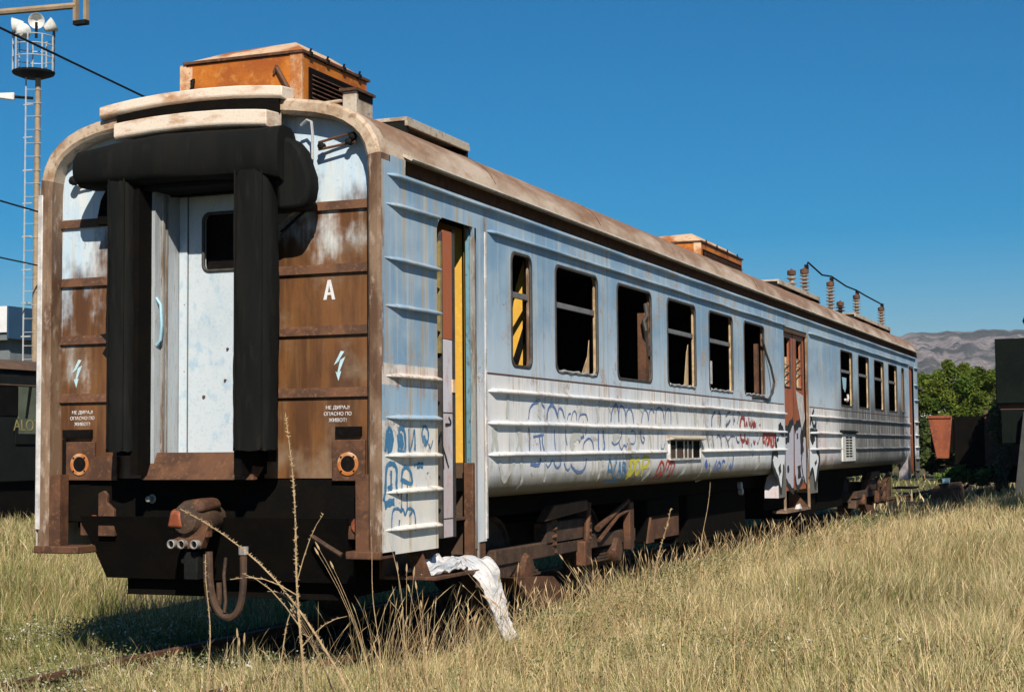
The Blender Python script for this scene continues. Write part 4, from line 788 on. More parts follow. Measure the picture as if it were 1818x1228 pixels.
# rear door
m = MB(); m.box(1.40, 1.43, 25.87, 26.40, .9, 3.22); part(m, 'door_leaf', 'door_red'); m = MB(); m.box(1.38, 1.41, 26.41, 26.57, .9, 3.22); part(m, 'door_leaf', 'teal_jamb')
m = MB(); m.box(1.25, 1.45, 25.86, 26.57, 3.22, 3.27); part(m, 'door_header', 'brown_inside'); m = MB(); m.box(1.05, 1.5, 25.7, 26.7, .58, .62); part(m, 'door_step', 'brown_rust')
graf('abcdefghiP', swr, 'side')

# vents in the skirt
m = MB(); m.box(1.40, 1.4535, 7.06, 8.32, 1.40, 1.60)
v = part(m, 'vent', 'dark_inside')
m = MB(); m.prism([(1.44,1.66),(1.53,1.63),(1.53,1.617),(1.44,1.60)], 'y', 6.98, 8.40); part(m, 'vent_hood', 'walkway', v)
m = MB(); m.box(1.446, 1.475, 7.04, 8.34, 1.385, 1.405); m.box(1.446,1.47,7.03,7.06,1.39,1.60); m.box(1.446,1.47,8.32,8.35,1.39,1.60); part(m, 'vent_sill', 'hood_white', v)
for y in (7.30, 7.62, 7.78, 7.98): m = MB(); m.box(1.45, 1.462, y, y+.03, 1.40, 1.60); part(m, 'vent_bar', 'hood_white', v)
m = MB(); m.box(1.444, 1.456, 7.08, 7.3, 1.405, 1.55); m.box(1.444, 1.456, 7.36, 7.58, 1.405, 1.52); m.box(1.444, 1.456, 7.66, 7.95, 1.405, 1.56); part(m, 'vent_panel', 'brown_inside', v)
m = MB(); m.box(1.44, 1.47, 17.55, 18.80, 1.26, 1.73); v = part(m, 'louvre', 'white_metal', bevel=.006)
for i in range(8): m = MB(); z = 1.335+i*.046; m.box(1.46, 1.473, 17.85, 18.12, z, z+.026); m.box(1.46, 1.473, 18.18, 18.45, z, z+.026); part(m, 'louvre_slot', 'dark_inside', v)
m = MB(); m.prism([(1.44,1.80),(1.52,1.78),(1.52,1.76),(1.44,1.74)], 'y', 17.4, 18.85); part(m, 'louvre_cap', 'dark_metal', v)

# ---------------- roof gear ----------------
def ac_unit(y0, y1, xl, zt, side_mat='pale_rust', slats=True, xr=None):
    xw = xr or xl; z0 = 3.96; m = MB(); m.box(-xl, xw, y0, y1, z0, zt); b = part(m, 'roof_unit', 'orange_rust', bevel=.008)
    m = MB(); m.box(xw-.10, xw+.006, y0-.006, y0+.02, z0, zt); part(m, 'corner_plate', side_mat, b); m = MB(); m.box(-xl-.006, -xl+.05, y0-.006, y0+.02, z0, zt); part(m, 'corner_plate', side_mat, b)
    m = MB(); d = .26; m.hexa([(-xl+.03,y0-.02,zt+.002),(xw+.02,y0-.02,zt+.002),(xw+.02,y1+.02,zt+.002),(-xl+.03,y1+.02,zt+.002)], [(-xl+.03,y0-.02,zt+.022),(xw+.02,y0-.02,zt+.022),(xw+.02,y1+.02,zt+.022),(-xl+.03,y1+.02,zt+.022)])
    cap = part(m, 'unit_lid', 'brown_rust', b)
    m = MB(); m.hexa([(-xl+.05,y0,zt+.022),(xw,y0,zt+.022),(xw,y1,zt+.022),(-xl+.05,y1,zt+.022)], [(-xl+.28,y0+d,zt+.14),(xw-.20,y0+d,zt+.16),(xw-.2,y1-d,zt+.16),(-xl+.28,y1-d,zt+.14)]); part(m, 'lid_top', side_mat, cap)
    if slats:
        m = MB(); m.box(xw, xw+.012, y0+.10, y1-.10, 4.02, zt-.09); part(m, 'grille_back', 'dark_inside', b)
        for i in range(11):
            z = 4.03+i*(zt-4.14)/11; m = MB(); m.hexa([(xw+.012,y0+.14,z),(xw+.035,y0+.14,z-.012),(xw+.035,y1-.10,z-.012),(xw+.012,y1-.10,z)], [(xw+.012,y0+.14,z+.008),(xw+.035,y0+.14,z-.004),(xw+.035,y1-.10,z-.004),(xw+.012,y1-.10,z+.008)]); part(m, 'grille_slat', 'brown_rust', b)
    for t in (.1, .35, .6, .85): m = MB(); yy = y0+(y1-y0)*t; m.ring_tube([(xw,yy,zt+.0),(xw+.02,yy,zt+.055)], .009, 5); m.box(xw-.01, xw+.026, yy-.02, yy+.02, zt-.01, zt+.03); part(m, 'lid_catch', 'dark_metal', b)
    return b
u = ac_unit(.58, 1.66, .565, 4.52, xr=.505)
m = MB(); m.ring_tube([(.30,.56,4.42),(.42,.555,4.22),(.47,.55,4.08)], .018, 6); m.ring_tube([(.27,.565,4.38),(.30,.56,4.44)], .012, 6); part(m, 'unit_stay', 'brown_rust', u)
m = MB(); m.ring_tube([(-.46,.56,4.38),(-.44,.56,4.40),(-.45,.555,4.33),(-.50,.55,4.18)], .014, 6); part(m, 'unit_stay', 'dark_metal', u)
m = MB(); m.box(.15, .26, .55, .575, 4.13, 4.16); part(m, 'unit_badge', 'dark_metal', u)
m = MB(); m.box(-.56, -.46, .572, .58, 4.10, 4.50); part(m, 'bare_patch', 'pale_rust', u)
ac_unit(11.85, 14.3, .56, 4.40); ac_unit(18.9, 21.2, .42, 4.30, slats=False)
m = MB(); m.box(.89, 1.005, .50, .77, 3.93, 4.17); vb = part(m, 'vent_box', 'walkway', bevel=.006)
m = MB(); m.box(.875, 1.02, .475, .79, 4.17, 4.19); part(m, 'vent_box_lid', 'brown_rust', vb)
m = MB(); m.box(1.006, 1.010, .53, .76, 4.115, 4.168); part(m, 'vent_slot', 'dark_inside', vb)
tube([(.52,.42,4.10),(.66,.40,4.07),(.80,.50,4.10),(.89,.56,4.12)], .013, 'roof_pipe', 'arch')
def walkway(y0, y1):
    m = MB(); m.box(.74, 1.06, y0, y1, 4.085, 4.115); b = part(m, 'roof_walkway', 'walkway', bevel=.003)
    m = MB(); m.box(.72, .76, y0, y1, 4.05, 4.085); m.box(1.04, 1.065, y0, y1, 4.045, 4.085); part(m, 'walkway_rail', 'walkway', b)
    k = max(2, int((y1-y0)/1.3)+1)
    for i in range(k): yy = y0+.03+(y1-y0-.06)*i/(k-1); m = MB(); m.box(.76, 1.05, yy-.02, yy+.02, 3.93, 4.085); part(m, 'walkway_bracket', 'dark_metal', b)
walkway(1.25, 2.48); walkway(14.6, 17.9); walkway(21.5, 26.0)
def insulator(x, y, h, mat='porcelain', nd=6, r=.085):
    z0 = roof_z(x)-.02; P = [(.05,0),(.06,.05)]; step = (h-.14)/nd
    for i in range(nd):
        z = .06+i*step; P += [(.038,z),(r*.9,z+step*.18),(r,z+step*.26),(r,z+step*.34),(.040,z+step*.62)]
    m = MB(); m.lathe((x,y,z0), P, 16); b = part(m, 'insulator', mat)
    for p in b.data.polygons: p.use_smooth = True
    m = MB(); m.lathe((x,y,z0+h-.10), [(.045,0),(.075,.01),(.075,.08),(.02,.10),(.01,.12)], 12); part(m, 'insulator_cap', 'brown_rust', b)
    m = MB(); m.box(x-.08, x+.08, y-.08, y+.08, z0-.02, z0+.05); part(m, 'insulator_base', 'walkway', b)
for y in (18.15, 20.6, 23.5, 26.75): insulator(.75, y, .64, nd=8, r=.088)
insulator(.72, 17.2, .52, nd=4); insulator(.60, 22.45, .40, 'porcelain_dark', 4, .10)
tube([(.75,18.35,4.71),(.75,18.5,4.80),(.75,19.8,4.70),(.75,20.75,4.765),(.75,22.3,4.72),(.75,23.6,4.745),(.75,24.6,4.73),(.75,26.9,4.72)], .016, 'busbar', 'dark_metal', n=6)
for y in (18.35, 20.75, 23.62, 26.9): m = MB(); m.box(.72, .78, y-.05, y+.05, 4.60, 4.74); part(m, 'busbar_clamp', 'dark_metal')

# ---------------- running gear ----------------
def bogie(cy):
    b = MB()
    for s in (1, -1):
        b.box(min(s*.98,s*1.12), max(s*.98,s*1.12), cy-2.0, cy+2.0, .52, .66)
        b.box(min(s*.98,s*1.12), max(s*.98,s*1.12), cy-.75, cy+.55, .62, .84)
        b.hexa([(s*1.0-.06,cy-2.05,.34),(s*1.0+.10,cy-2.05,.34),(s*1.0+.10,cy-1.75,.34),(s*1.0-.06,cy-1.75,.34)], [(s*1.0-.06,cy-1.9,.6),(s*1.0+.10,cy-1.9,.6),(s*1.0+.10,cy-1.2,.6),(s*1.0-.06,cy-1.2,.6)])
    b.box(-1.0, 1.0, cy-.3, cy+.3, .5, .8); b.box(-1.0,1.0,cy-2,cy-1.85,.45,.62)
    o = part(b, 'bogie', 'bogie', bevel=.012)
    for wy in (cy-1.3, cy+1.3):
        for s in (1, -1):
            m = MB(); m.lathe((s*.76,wy,.46), [(.08,-.09),(.10,-.07),(.40,-.05),(.42,-.065),(.475,-.065),(.455,.05),(.42,.055),(.40,.02),(.12,.03),(.10,.10)], 32, 'x'); part(m, 'wheel', 'bogie', o)
            m = MB(); m.lathe((s*1.0,wy,.46), [(.10,-.12*s),(.14,-.1*s),(.14,.12*s),(.11,.16*s),(.03,.165*s)], 14, 'x'); part(m, 'axle_box', 'brown_rust', o)
            m = MB()
            for k in range(4): z = .34+k*.030; hl = .5-.07*k; m.hexa([(s*1.03-.045,wy-hl,z+.03),(s*1.03+.045,wy-hl,z+.03),(s*1.03+.045,wy+hl,z+.03),(s*1.03-.045,wy+hl,z+.03)], [(s*1.03-.045,wy-hl,z+.052),(s*1.03+.045,wy-hl,z+.052),(s*1.03+.045,wy+hl,z+.052),(s*1.03-.045,wy+hl,z+.052)])
            part(m, 'spring_leaf', 'bogie', o)
    for s in (1, -1):
        for yy in (cy-.55, cy+.45):
            pts = [(s*1.06+.075*math.cos(t*.9), yy+.075*math.sin(t*.9), .56+.35*t/34) for t in range(35)]; m = MB(); m.ring_tube(pts, .017, 6); part(m, 'coil_spring', 'brown_rust', o)
        m = MB(); m.ring_tube([(s*1.16,cy+.25,.62),(s*1.17,cy+.3,.99)], .030, 8); m.ring_tube([(s*1.16,cy+.6,.72),(s*1.17,cy+1.6,.97)], [.035,.02], 8); m.ring_tube([(s*1.16,cy+.65,.60),(s*1.18,cy+1.2,.82),(s*1.18,cy+1.65,.88)], .022, 6); part(m, 'damper', 'brown_rust', o)
        m = MB(); m.hexa([(s*1.15-.05,cy-1.0,.86),(s*1.15+.05,cy-1.0,.86),(s*1.15+.05,cy+.2,.92),(s*1.15-.05,cy+.2,.92)], [(s*1.15-.05,cy-.75,1.0),(s*1.15+.05,cy-.75,1.0),(s*1.15+.05,cy+.2,1.02),(s*1.15-.05,cy+.2,1.02)]); part(m, 'bolster_end', 'brown_rust', o, bevel=.01)
        m = MB(); m.box(min(s*1.12,s*1.20), max(s*1.12,s*1.20), cy+1.55, cy+1.7, .45, .95); part(m, 'brake_hanger', 'brown_rust', o, bevel=.01); m = MB(); m.box(min(s*1.1,s*1.2), max(s*1.1,s*1.2), cy+.1, cy+.3, .38, .62); part(m, 'brake_hanger', 'brown_rust', o, bevel=.01)
        m = MB(); m.hexa([(s*1.18-.06,cy-1.35,.10),(s*1.18+.06,cy-1.35,.10),(s*1.18+.06,cy-.5,.16),(s*1.18-.06,cy-.5,.16)], [(s*1.18-.06,cy-1.9,.42),(s*1.18+.06,cy-1.9,.42),(s*1.18+.06,cy-.9,.36),(s*1.18-.06,cy-.9,.36)]); part(m, 'brake_rigging', 'brown_rust', o)
bogie(4.85); bogie(22.9)
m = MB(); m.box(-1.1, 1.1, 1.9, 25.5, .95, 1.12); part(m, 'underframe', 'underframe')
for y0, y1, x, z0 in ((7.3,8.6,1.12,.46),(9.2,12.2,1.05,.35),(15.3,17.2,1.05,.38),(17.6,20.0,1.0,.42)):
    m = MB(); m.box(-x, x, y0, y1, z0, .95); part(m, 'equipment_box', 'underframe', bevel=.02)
m = MB(); m.box(1.122, 1.135, 7.35, 8.5, .50, .72); m.prism([(7.2,.47),(7.45,.47),(7.35,.75)], 'x', 1.125, 1.15); part(m, 'equipment_plate', 'brown_rust')
for y, z in ((11.6, 1.0), (11.65, .92)): m = MB(); m.lathe((1.12,y,z), [(.02,-.03),(.05,-.02),(.05,.03),(.02,.04)], 8, 'x'); part(m, 'junction_cap', 'galvanised')
m = MB(); m.box(1.1, 1.12, 16.6, 17.0, .82, .95); part(m, 'tag_plate', 'brass')
# ---------------- track ----------------
for s in (-1, 1):
    m = MB(); c0 = s*.755
    m.prism([(c0-.036,.0),(c0+.036,.0),(c0+.036,-.035),(c0+.010,-.05),(c0+.008,-.12),(c0+.065,-.145),(c0+.065,-.16),(c0-.065,-.16),(c0-.065,-.145),(c0-.008,-.12),(c0-.010,-.05),(c0-.036,-.035)], 'y', -7.5, 80)
    o = m.build('rail', 'brown_rust', off=(0,0,0)); tag(o, 'rusty steel rail in the grass under the %s side of the carriage' % ('right' if s > 0 else 'left'), 'rail', 'rails of the track')
m = MB(); m.box(-1.35, 1.35, .6, 60, -.3, -.10); o = m.build('shade_ballast', 'shade_ballast', smooth=False); tag(o, kind='structure')  # near-black strip, its colour standing in for shade under the carriage
# ---------------- cloth on the step ----------------
def cloth():
    from mathutils import noise
    nu, nv = 90, 36; V = []
    for i in range(nu):
        u = i/(nu-1)
        for j in range(nv):
            v = j/(nv-1)-.5; nz = noise.noise(Vector((u*9, v*7, 1.3))); n2 = noise.noise(Vector((u*22, v*15, 4.1))); n3 = noise.noise(Vector((u*5, v*16, 8.8)))
            if u < .5:
                t = u/.5; y = .72+.70*t+.05*nz; x = 1.39+v*(.20+.14*math.sin(math.pi*t))+.03*n3
                z = .625+.10*math.sin(math.pi*(.08+.84*t))*(1-3.4*v*v)*(.75+.5*nz)+.020*n2+.03*nz
                z = max(z, .613+.004*abs(n2))
            else:
                t = (u-.5)/.5; k = min(1, t*4); f = .030*math.sin(14*v+1.2*t+1.5*n3)+.010*math.sin(31*v-2*t)
                y = 1.42+.05*k+.16*t+.26*v*(1-.25*t)+.03*n3; x = 1.39+.22*math.sin(k*math.pi/2)+.12*t*t+v*.34*(1-k)+f*k+.02*n2*k
                z = .70-.07*(1-math.cos(k*math.pi/2))-.60*max(0, t-.05)+.03*(1-k)*nz
            V.append((x, y, z))
    m = MB(); m.v = V; m.f = [(i*nv+j, i*nv+j+1, (i+1)*nv+j+1, (i+1)*nv+j) for i in range(nu-1) for j in range(nv-1)]
    o = m.build('rag', 'rag', off=(1.40,1.2,.6)); o.location = (1.40,1.2,.6)
    for p in o.data.polygons: p.use_smooth = True
    md = o.modifiers.new('thickness', 'SOLIDIFY'); md.thickness = .006
    tag(o, 'crumpled white cloth draped over the front door step and hanging into the grass', 'cloth')
cloth()

# ---------------- floodlight mast ----------------
mx, my = -27.2, 32.3
mast = tag(empty('floodlight_mast', (mx, my, 0)), 'tall lattice-laddered lighting mast with a caged platform of round floodlights', 'light mast')
def mpart(m, name, mat, parent=None, **k): return m.build(name, mat, parent or mast, **k)
m = MB(); m.lathe((.12,.08,0), [(.13,0),(.11,6),(.09,13.9)], 12); mpart(m, 'pole', 'mast_tan')
m = MB()
lx, ly = -.12, -.16
for d in (-.04, .32): m.ring_tube([(lx-.05+0*d, ly-.0, .5),(lx-.05, ly, 13.9)], .025, 5) if d < 0 else None
lad = mpart(m, 'ladder', 'galvanised')
for k in range(30):
    z = 1+.44*k; r = MB(); r.ring_tube([(lx-.05,ly,z),(.30,.05,z)], .012, 4); mpart(r, 'ladder_rung', 'galvanised', lad)
for k in range(11):
    z = 2+1.08*k; r = MB(); r.box(lx-.13, .12, ly-.02, ly+.02, z, z+.04); mpart(r, 'ladder_bracket', 'galvanised', lad)
m = MB(); m.lathe((0,0,13.72), [(.35,0),(.66,.12),(.68,.16),(.68,.20),(.05,.21)], 20); mpart(m, 'platform', 'dark_metal')
m = MB()
for z in (14.35, 14.75, 15.05): pts = [(.66*math.cos(a*math.pi/8), .66*math.sin(a*math.pi/8), z) for a in range(17)]; m.ring_tube(pts, .018, 5, False)
rl = mpart(m, 'railing', 'galvanised')
for a in range(9): r = MB(); x, y = .66*math.cos(a*2*math.pi/9+.2), .66*math.sin(a*2*math.pi/9+.2); r.ring_tube([(x,y,13.9),(x,y,15.07)], .024, 5); mpart(r, 'railing_post', 'galvanised', rl)
def flood(x, y, z, yaw_, pitch_):
    m = MB(); m.lathe((0,0,0), [(.03,-.36),(.10,-.34),(.14,-.26),(.20,-.12),(.25,0),(.262,.01),(.24,.0),(.18,-.10),(.02,-.2)], 18, 'y')
    o = mpart(m, 'floodlight', 'white_metal'); o.location = (x, y, z); o.rotation_euler = (pitch_, 0, yaw_)
    m = MB(); m.ring_tube([(x,y,z-.05),(x,y,15.05)], .045, 6); mpart(m, 'floodlight_bracket', 'dark_metal')
# view side is towards the carriage; a lamp opening along its own +y
flood(-.52,-.38,15.42, R(115), R(-5)); flood(.05,.05,15.62, R(215), R(-12)); flood(.60,.25,15.48, R(-50), R(30)); flood(-.20,-.30,15.22, R(20), R(25)); flood(-.45,-.2,15.22, R(110), R(-20))
m = MB(); m.hexa([(-1.05,-.75,13.0),(-.5,-.30,12.94),(-.42,-.42,12.94),(-.97,-.87,13.0)], [(-1.05,-.75,13.13),(-.5,-.30,13.2),(-.42,-.42,13.2),(-.97,-.87,13.13)]); mpart(m, 'street_lantern', 'white_metal', bevel=.03)
m = MB(); m.ring_tube([(-.5,-.35,13.07),(0,0,13.05)], .05, 6); mpart(m, 'lantern_arm', 'dark_metal')

# ---------------- overhead line ----------------
mast2 = tag(empty('catenary_mast', (-14.3, 8.2, 0)), 'overhead line bracket reaching in above the floodlight mast with a clevis at its end', 'catenary mast')
m = MB(); m.box(-.12, .12, -.12, .12, 0, 10.0); m.build('post', 'mast_tan', mast2)
m = MB(); m.ring_tube([(0,0,7.98),(6.28,.94,8.03)], .050, 8); arm = m.build('bracket_arm', 'mast_tan', mast2)
m = MB(); m.ring_tube([(0,0,8.50),(5.95,.85,8.48)], .045, 8); m.build('upper_arm', 'bark', mast2)
m = MB(); m.box(6.24,6.29,.90,.98,7.78,8.18); m.box(6.40,6.45,.93,1.0,7.78,8.18); m.build('clevis', 'mast_tan', arm)
m = MB(); m.box(6.24,6.46,.90,1.0,7.74,7.80); m.build('clevis_pin', 'dark_metal', arm)
for xx in (5.75, 5.90): m = MB(); m.lathe((xx,.83,8.22), [(.02,0),(.05,.04),(.05,.12),(.03,.2)], 8); m.build('line_clamp', 'dark_metal', mast2)
def wire(p0, p1, label, r=.02):
    m = MB(); m.ring_tube([tuple(p0[i]+(p1[i]-p0[i])*t for i in range(3)) for t in (0,.5,1)], r, 5)
    o = m.build('overhead_wire', 'wire', off=p0); o.location = p0; tag(o, label, 'cable', 'overhead wires')
def ext(a, b, t0, t1): return [tuple(a[i]+(b[i]-a[i])*t for i in range(3)) for t in (t0, t1)]
_a = ext((-8.60,8.25,7.52),(-9.2,12.75,7.46), -3, 20); wire(_a[0], _a[1], 'thick dark overhead wire running down behind the carriage roof, uppermost of three', .019)
_a = ext((-18.9,20.7,7.5),(-19.2,22.4,7.5), -12, 60); wire(_a[0], _a[1], 'middle overhead wire passing the mast at mid height', .024)
_a = ext((-26.3,29.7,7.5),(-26.6,31.7,7.5), -12, 50); wire(_a[0], _a[1], 'lowest overhead wire passing low behind the mast', .026)

# ---------------- railcar and shed on the left ----------------
rc = tag(empty('old_railcar', (-18.6, 18, 0)), 'dark green old railcar with a brown roof and yellow lettering left of the blue carriage', 'railway carriage')
m = MB(); m.prism([(-1.4,.9),(1.4,.9),(1.43,3.15),(1.30,3.42),(-1.30,3.42),(-1.43,3.15)], 'y', -16, 12.5); rb = m.build('body', 'railcar_green', rc)
m = MB(); m.prism([(1.45,3.38),(1.30,3.52),(.6,3.66),(0,3.70),(-.6,3.66),(-1.30,3.52),(-1.45,3.38)], 'y', -16.05, 12.55); m.build('roof', 'railcar_roof', rc)
m = MB(); m.box(1.41, 1.45, -16, 12.5, 3.02, 3.05); m.build('gutter', 'railcar_roof', rc)
for k in range(13):
    y = -14.8+2.1*k; m = MB(); m.box(1.405, 1.44, y, y+1.45, 2.35, 2.98); m.build('window', 'dark_inside', rc)
m = MB(); m.box(1.41, 1.452, 1.28, 3.6, 1.95, 3.0); m.build('pale_panel', 'railcar_pale', rc)
m = MB(); m.box(1.41, 1.45, 1.2, 3.6, 1.72, 2.28); m.build('number_board', 'railcar_green', rc); m = MB(); m.prism([(1.5,2.3),(1.58,2.3),(1.72,3.0),(1.62,3.0)], 'x', 1.45, 1.46); m.build('window_bar', 'railcar_green', rc)
m = MB(); m.box(-1.1, 1.25, -15, 11.8, .1, .9); m.build('underframe', 'underframe', rc)
for k in range(6): m = MB(); m.lathe((1.0,-12.5+[0,2.4,10,12.4,20,22.4][k],.45), [(.4,-.06),(.46,-.05),(.46,.05),(.1,.06)], 20, 'x'); m.build('wheel', 'bogie', rc)
cu = bpy.data.curves.new('t', 'FONT'); cu.body = 'ALOT'; cu.size = .36; cu.extrude = .004; cu.offset = .0
t = bpy.data.objects.new('t', cu); COL.objects.link(t); me = bpy.data.meshes.new_from_object(t.evaluated_get(bpy.context.evaluated_depsgraph_get())); bpy.data.objects.remove(t)
me.materials.clear(); me.materials.append(M['letter_yellow']); me.transform(Matrix.Translation((1.456,1.10,2.02)) @ Matrix.Rotation(R(90), 4, 'Z') @ Matrix.Rotation(R(90), 4, 'X'))
o = bpy.data.objects.new('lettering', me); COL.objects.link(o); o.parent = rc

sh = tag(empty('depot_building', (-33.35, 38.3, 0)), 'flat-roofed depot building with a white and dark blue roof edge behind the mast', 'building')
m = MB(); m.box(-14, .2, .3, 22, 0, 5.7); m.build('wall', 'render_grey', sh)
m = MB(); m.box(-14.5, .45, -.2, -.12, 5.98, 6.95); m.box(-14.5,.5,-.12,22.5,6.88,6.93); m.build('roof_edge_front', 'fascia_white', sh)
m = MB(); m.box(.45, .53, -.2, 22.5, 5.75, 6.95); m.build('roof_edge_side', 'fascia_blue', sh)
m = MB(); m.box(-14.3, .40, -.1, 22.3, 5.7, 6.8); m.build('roof', 'render_grey', sh)
m = MB(); m.box(.2, .28, 4.8, 5.4, 0, 5.7); m.box(.2,.26,10,10.4,0,5.7); m.build('pilaster', 'dark_metal', sh)
m = MB(); m.lathe((-.3,3.0,6.93), [(.25,0),(.25,.12),(.05,.2)], 10); m.build('roof_vent', 'white_metal', sh)

# ---------------- dark wagon at the right edge ----------------
dw = tag(empty('dark_wagon', (4.9, 30.2, 0)), 'dark green-black wagon standing in tree shade at the right edge of the field', 'wagon')
def wp(m, name, mat, parent=None, **k): return m.build(name, mat, parent or dw, **k)
m = MB(); m.box(-1.98, 1.2, -.25, 8, 2.50, 4.05); wp(m, 'body', 'wagon_green', bevel=.02)
m = MB(); m.box(-1.9, 1.1, -.1, 8, 2.36, 2.50); wp(m, 'body_sill', 'brown_rust')
m = MB(); m.box(-1.88, 1.2, -.22, 8, 1.55, 2.36); m.box(-1.35, 1.2, -.1, 8, .1, 1.55); wp(m, 'tank', 'wagon_green', bevel=.02)
m = MB(); m.hexa([(-1.62,-.5,.2),(-1.2,-.5,.2),(-1.2,-.3,.2),(-1.62,-.3,.2)], [(-1.35,-.5,2.3),(-1.15,-.5,2.3),(-1.15,-.3,2.3),(-1.35,-.3,2.3)]); wp(m, 'support_leg', 'wagon_grey', bevel=.01)
m = MB(); m.lathe((-.55,-.45,1.95), [(.02,-.06),(.30,-.05),(.33,.0),(.30,.05)], 18, 'y'); m.ring_tube([(-1.1,-.5,1.8),(-.9,-.52,1.65),(-.4,-.52,1.62),(.2,-.5,1.7)], .035, 6); wp(m, 'valve_wheel', 'wagon_grey')
m = MB(); m.lathe((-1.05,1.2,4.05), [(.14,0),(.14,1.3),(.18,1.32),(.18,1.5),(.1,1.55)], 14); ch = wp(m, 'chimney', 'wagon_green')
m = MB(); m.lathe((-1.28,1.1,4.55), [(.02,-.14),(.10,-.10),(.15,.0),(.10,.12),(.02,.15)], 12); wp(m, 'whistle', 'dark_metal', ch)
m = MB(); m.box(-1.6, -.6, -.62, -.55, .05, .32); wp(m, 'guard_iron', 'brown_rust')
for y in (1.4, 4.8): 
    for x in (-1.1, .5): m = MB(); m.lathe((x,y,.6), [(.4,-.06),(.48,-.05),(.48,.05),(.1,.06)], 20, 'x'); wp(m, 'wheel', 'underframe')

# ---------------- rusty hopper wagon ----------------
hp = tag(empty('hopper_wagon', (1.3, 39.6, .4)), 'rusty brown hopper wagon with a tapering end panel, beyond the blue carriage', 'wagon')
m = MB(); m.prism([(-1.22,2.0),(-.50,2.0),(-.62,.72),(-.98,.72)], 'y', -.05, .06); m.build('end_panel', 'red_rust', hp, bevel=.02)
m = MB(); m.prism([(-1.20,1.93),(-.52,1.93),(-.51,2.01),(-1.21,2.01)], 'y', -.09, -.05); m.build('end_rim', 'red_rust', hp)
m = MB(); m.box(-.48, .85, .3, 5, .55, 1.98); m.box(-1.15,-.5,.1,5,.9,1.9); m.build('body', 'underframe', hp)
m = MB(); m.prism([(.45,.5),(1.7,.5),(1.7,2.15),(.45,2.15)], 'y', -.3, -.2); m.build('side_panel', 'brown_rust', hp); m = MB(); m.box(.4,1.75,-.34,-.3,1.98,2.04); m.build('panel_rail', 'dark_metal', hp)
m = MB(); m.box(-1.0, 1.4, .3, 5, .0, .5); m.build('chassis', 'underframe', hp)
for x in (-.7, .7): m = MB(); m.lathe((x,1.0,.05), [(.4,-.06),(.46,-.05),(.46,.05),(.1,.06)], 18, 'x'); m.build('wheel', 'underframe', hp)
m = MB(); m.box(-.22,.22,-.3,.3,0,.32); m.box(-.26,.26,-.34,.34,.32,.36); o = m.build('crate', 'pale_blue', bevel=.01); o.location = (1.75, 29.6, .62); o.scale = (.34,.34,.3); tag(o, 'small pale blue box lying just past the far end of the carriage', 'box')
m = MB(); m.box(-.35,.35,-.3,.3,-.3,.32); m.hexa([(-.35,-.3,.32),(.35,-.3,.32),(.35,.3,.32),(-.35,.3,.32)], [(-.2,-.2,.45),(.3,-.2,.5),(.3,.2,.5),(-.2,.2,.42)]); o = m.build('scrap_block', 'bogie', bevel=.02); o.location = (1.75, 29.9, .15); tag(o, 'low rust brown lump of scrap metal beside the pale blue box', 'scrap metal')
for i, (dx, dy, hh, lab) in enumerate(((0, 0, 4.6, 'small white house with red roof far beyond the carriage end'), (-9, 14, 5.2, 'larger white house set back behind the small far house'))):
    h = tag(empty('house', (-31.5+dx, 287+dy, 4.6)), lab, 'house', 'houses far beyond the carriage'); m = MB(); m.box(-3, 3, 0, 6, -5, hh); m.build('wall', 'house_white', h)
    m = MB(); m.prism([(-3.4,hh),(3.4,hh),(0,hh+1.4)], 'y', -.4, 6.4); m.build('roof', 'house_roof', h)
    for k in (-1.6, 1.2): m = MB(); m.box(k-.5, k+.5, -.06, -.01, hh-2.2, hh-.8); m.build('window', 'dark_inside', h)

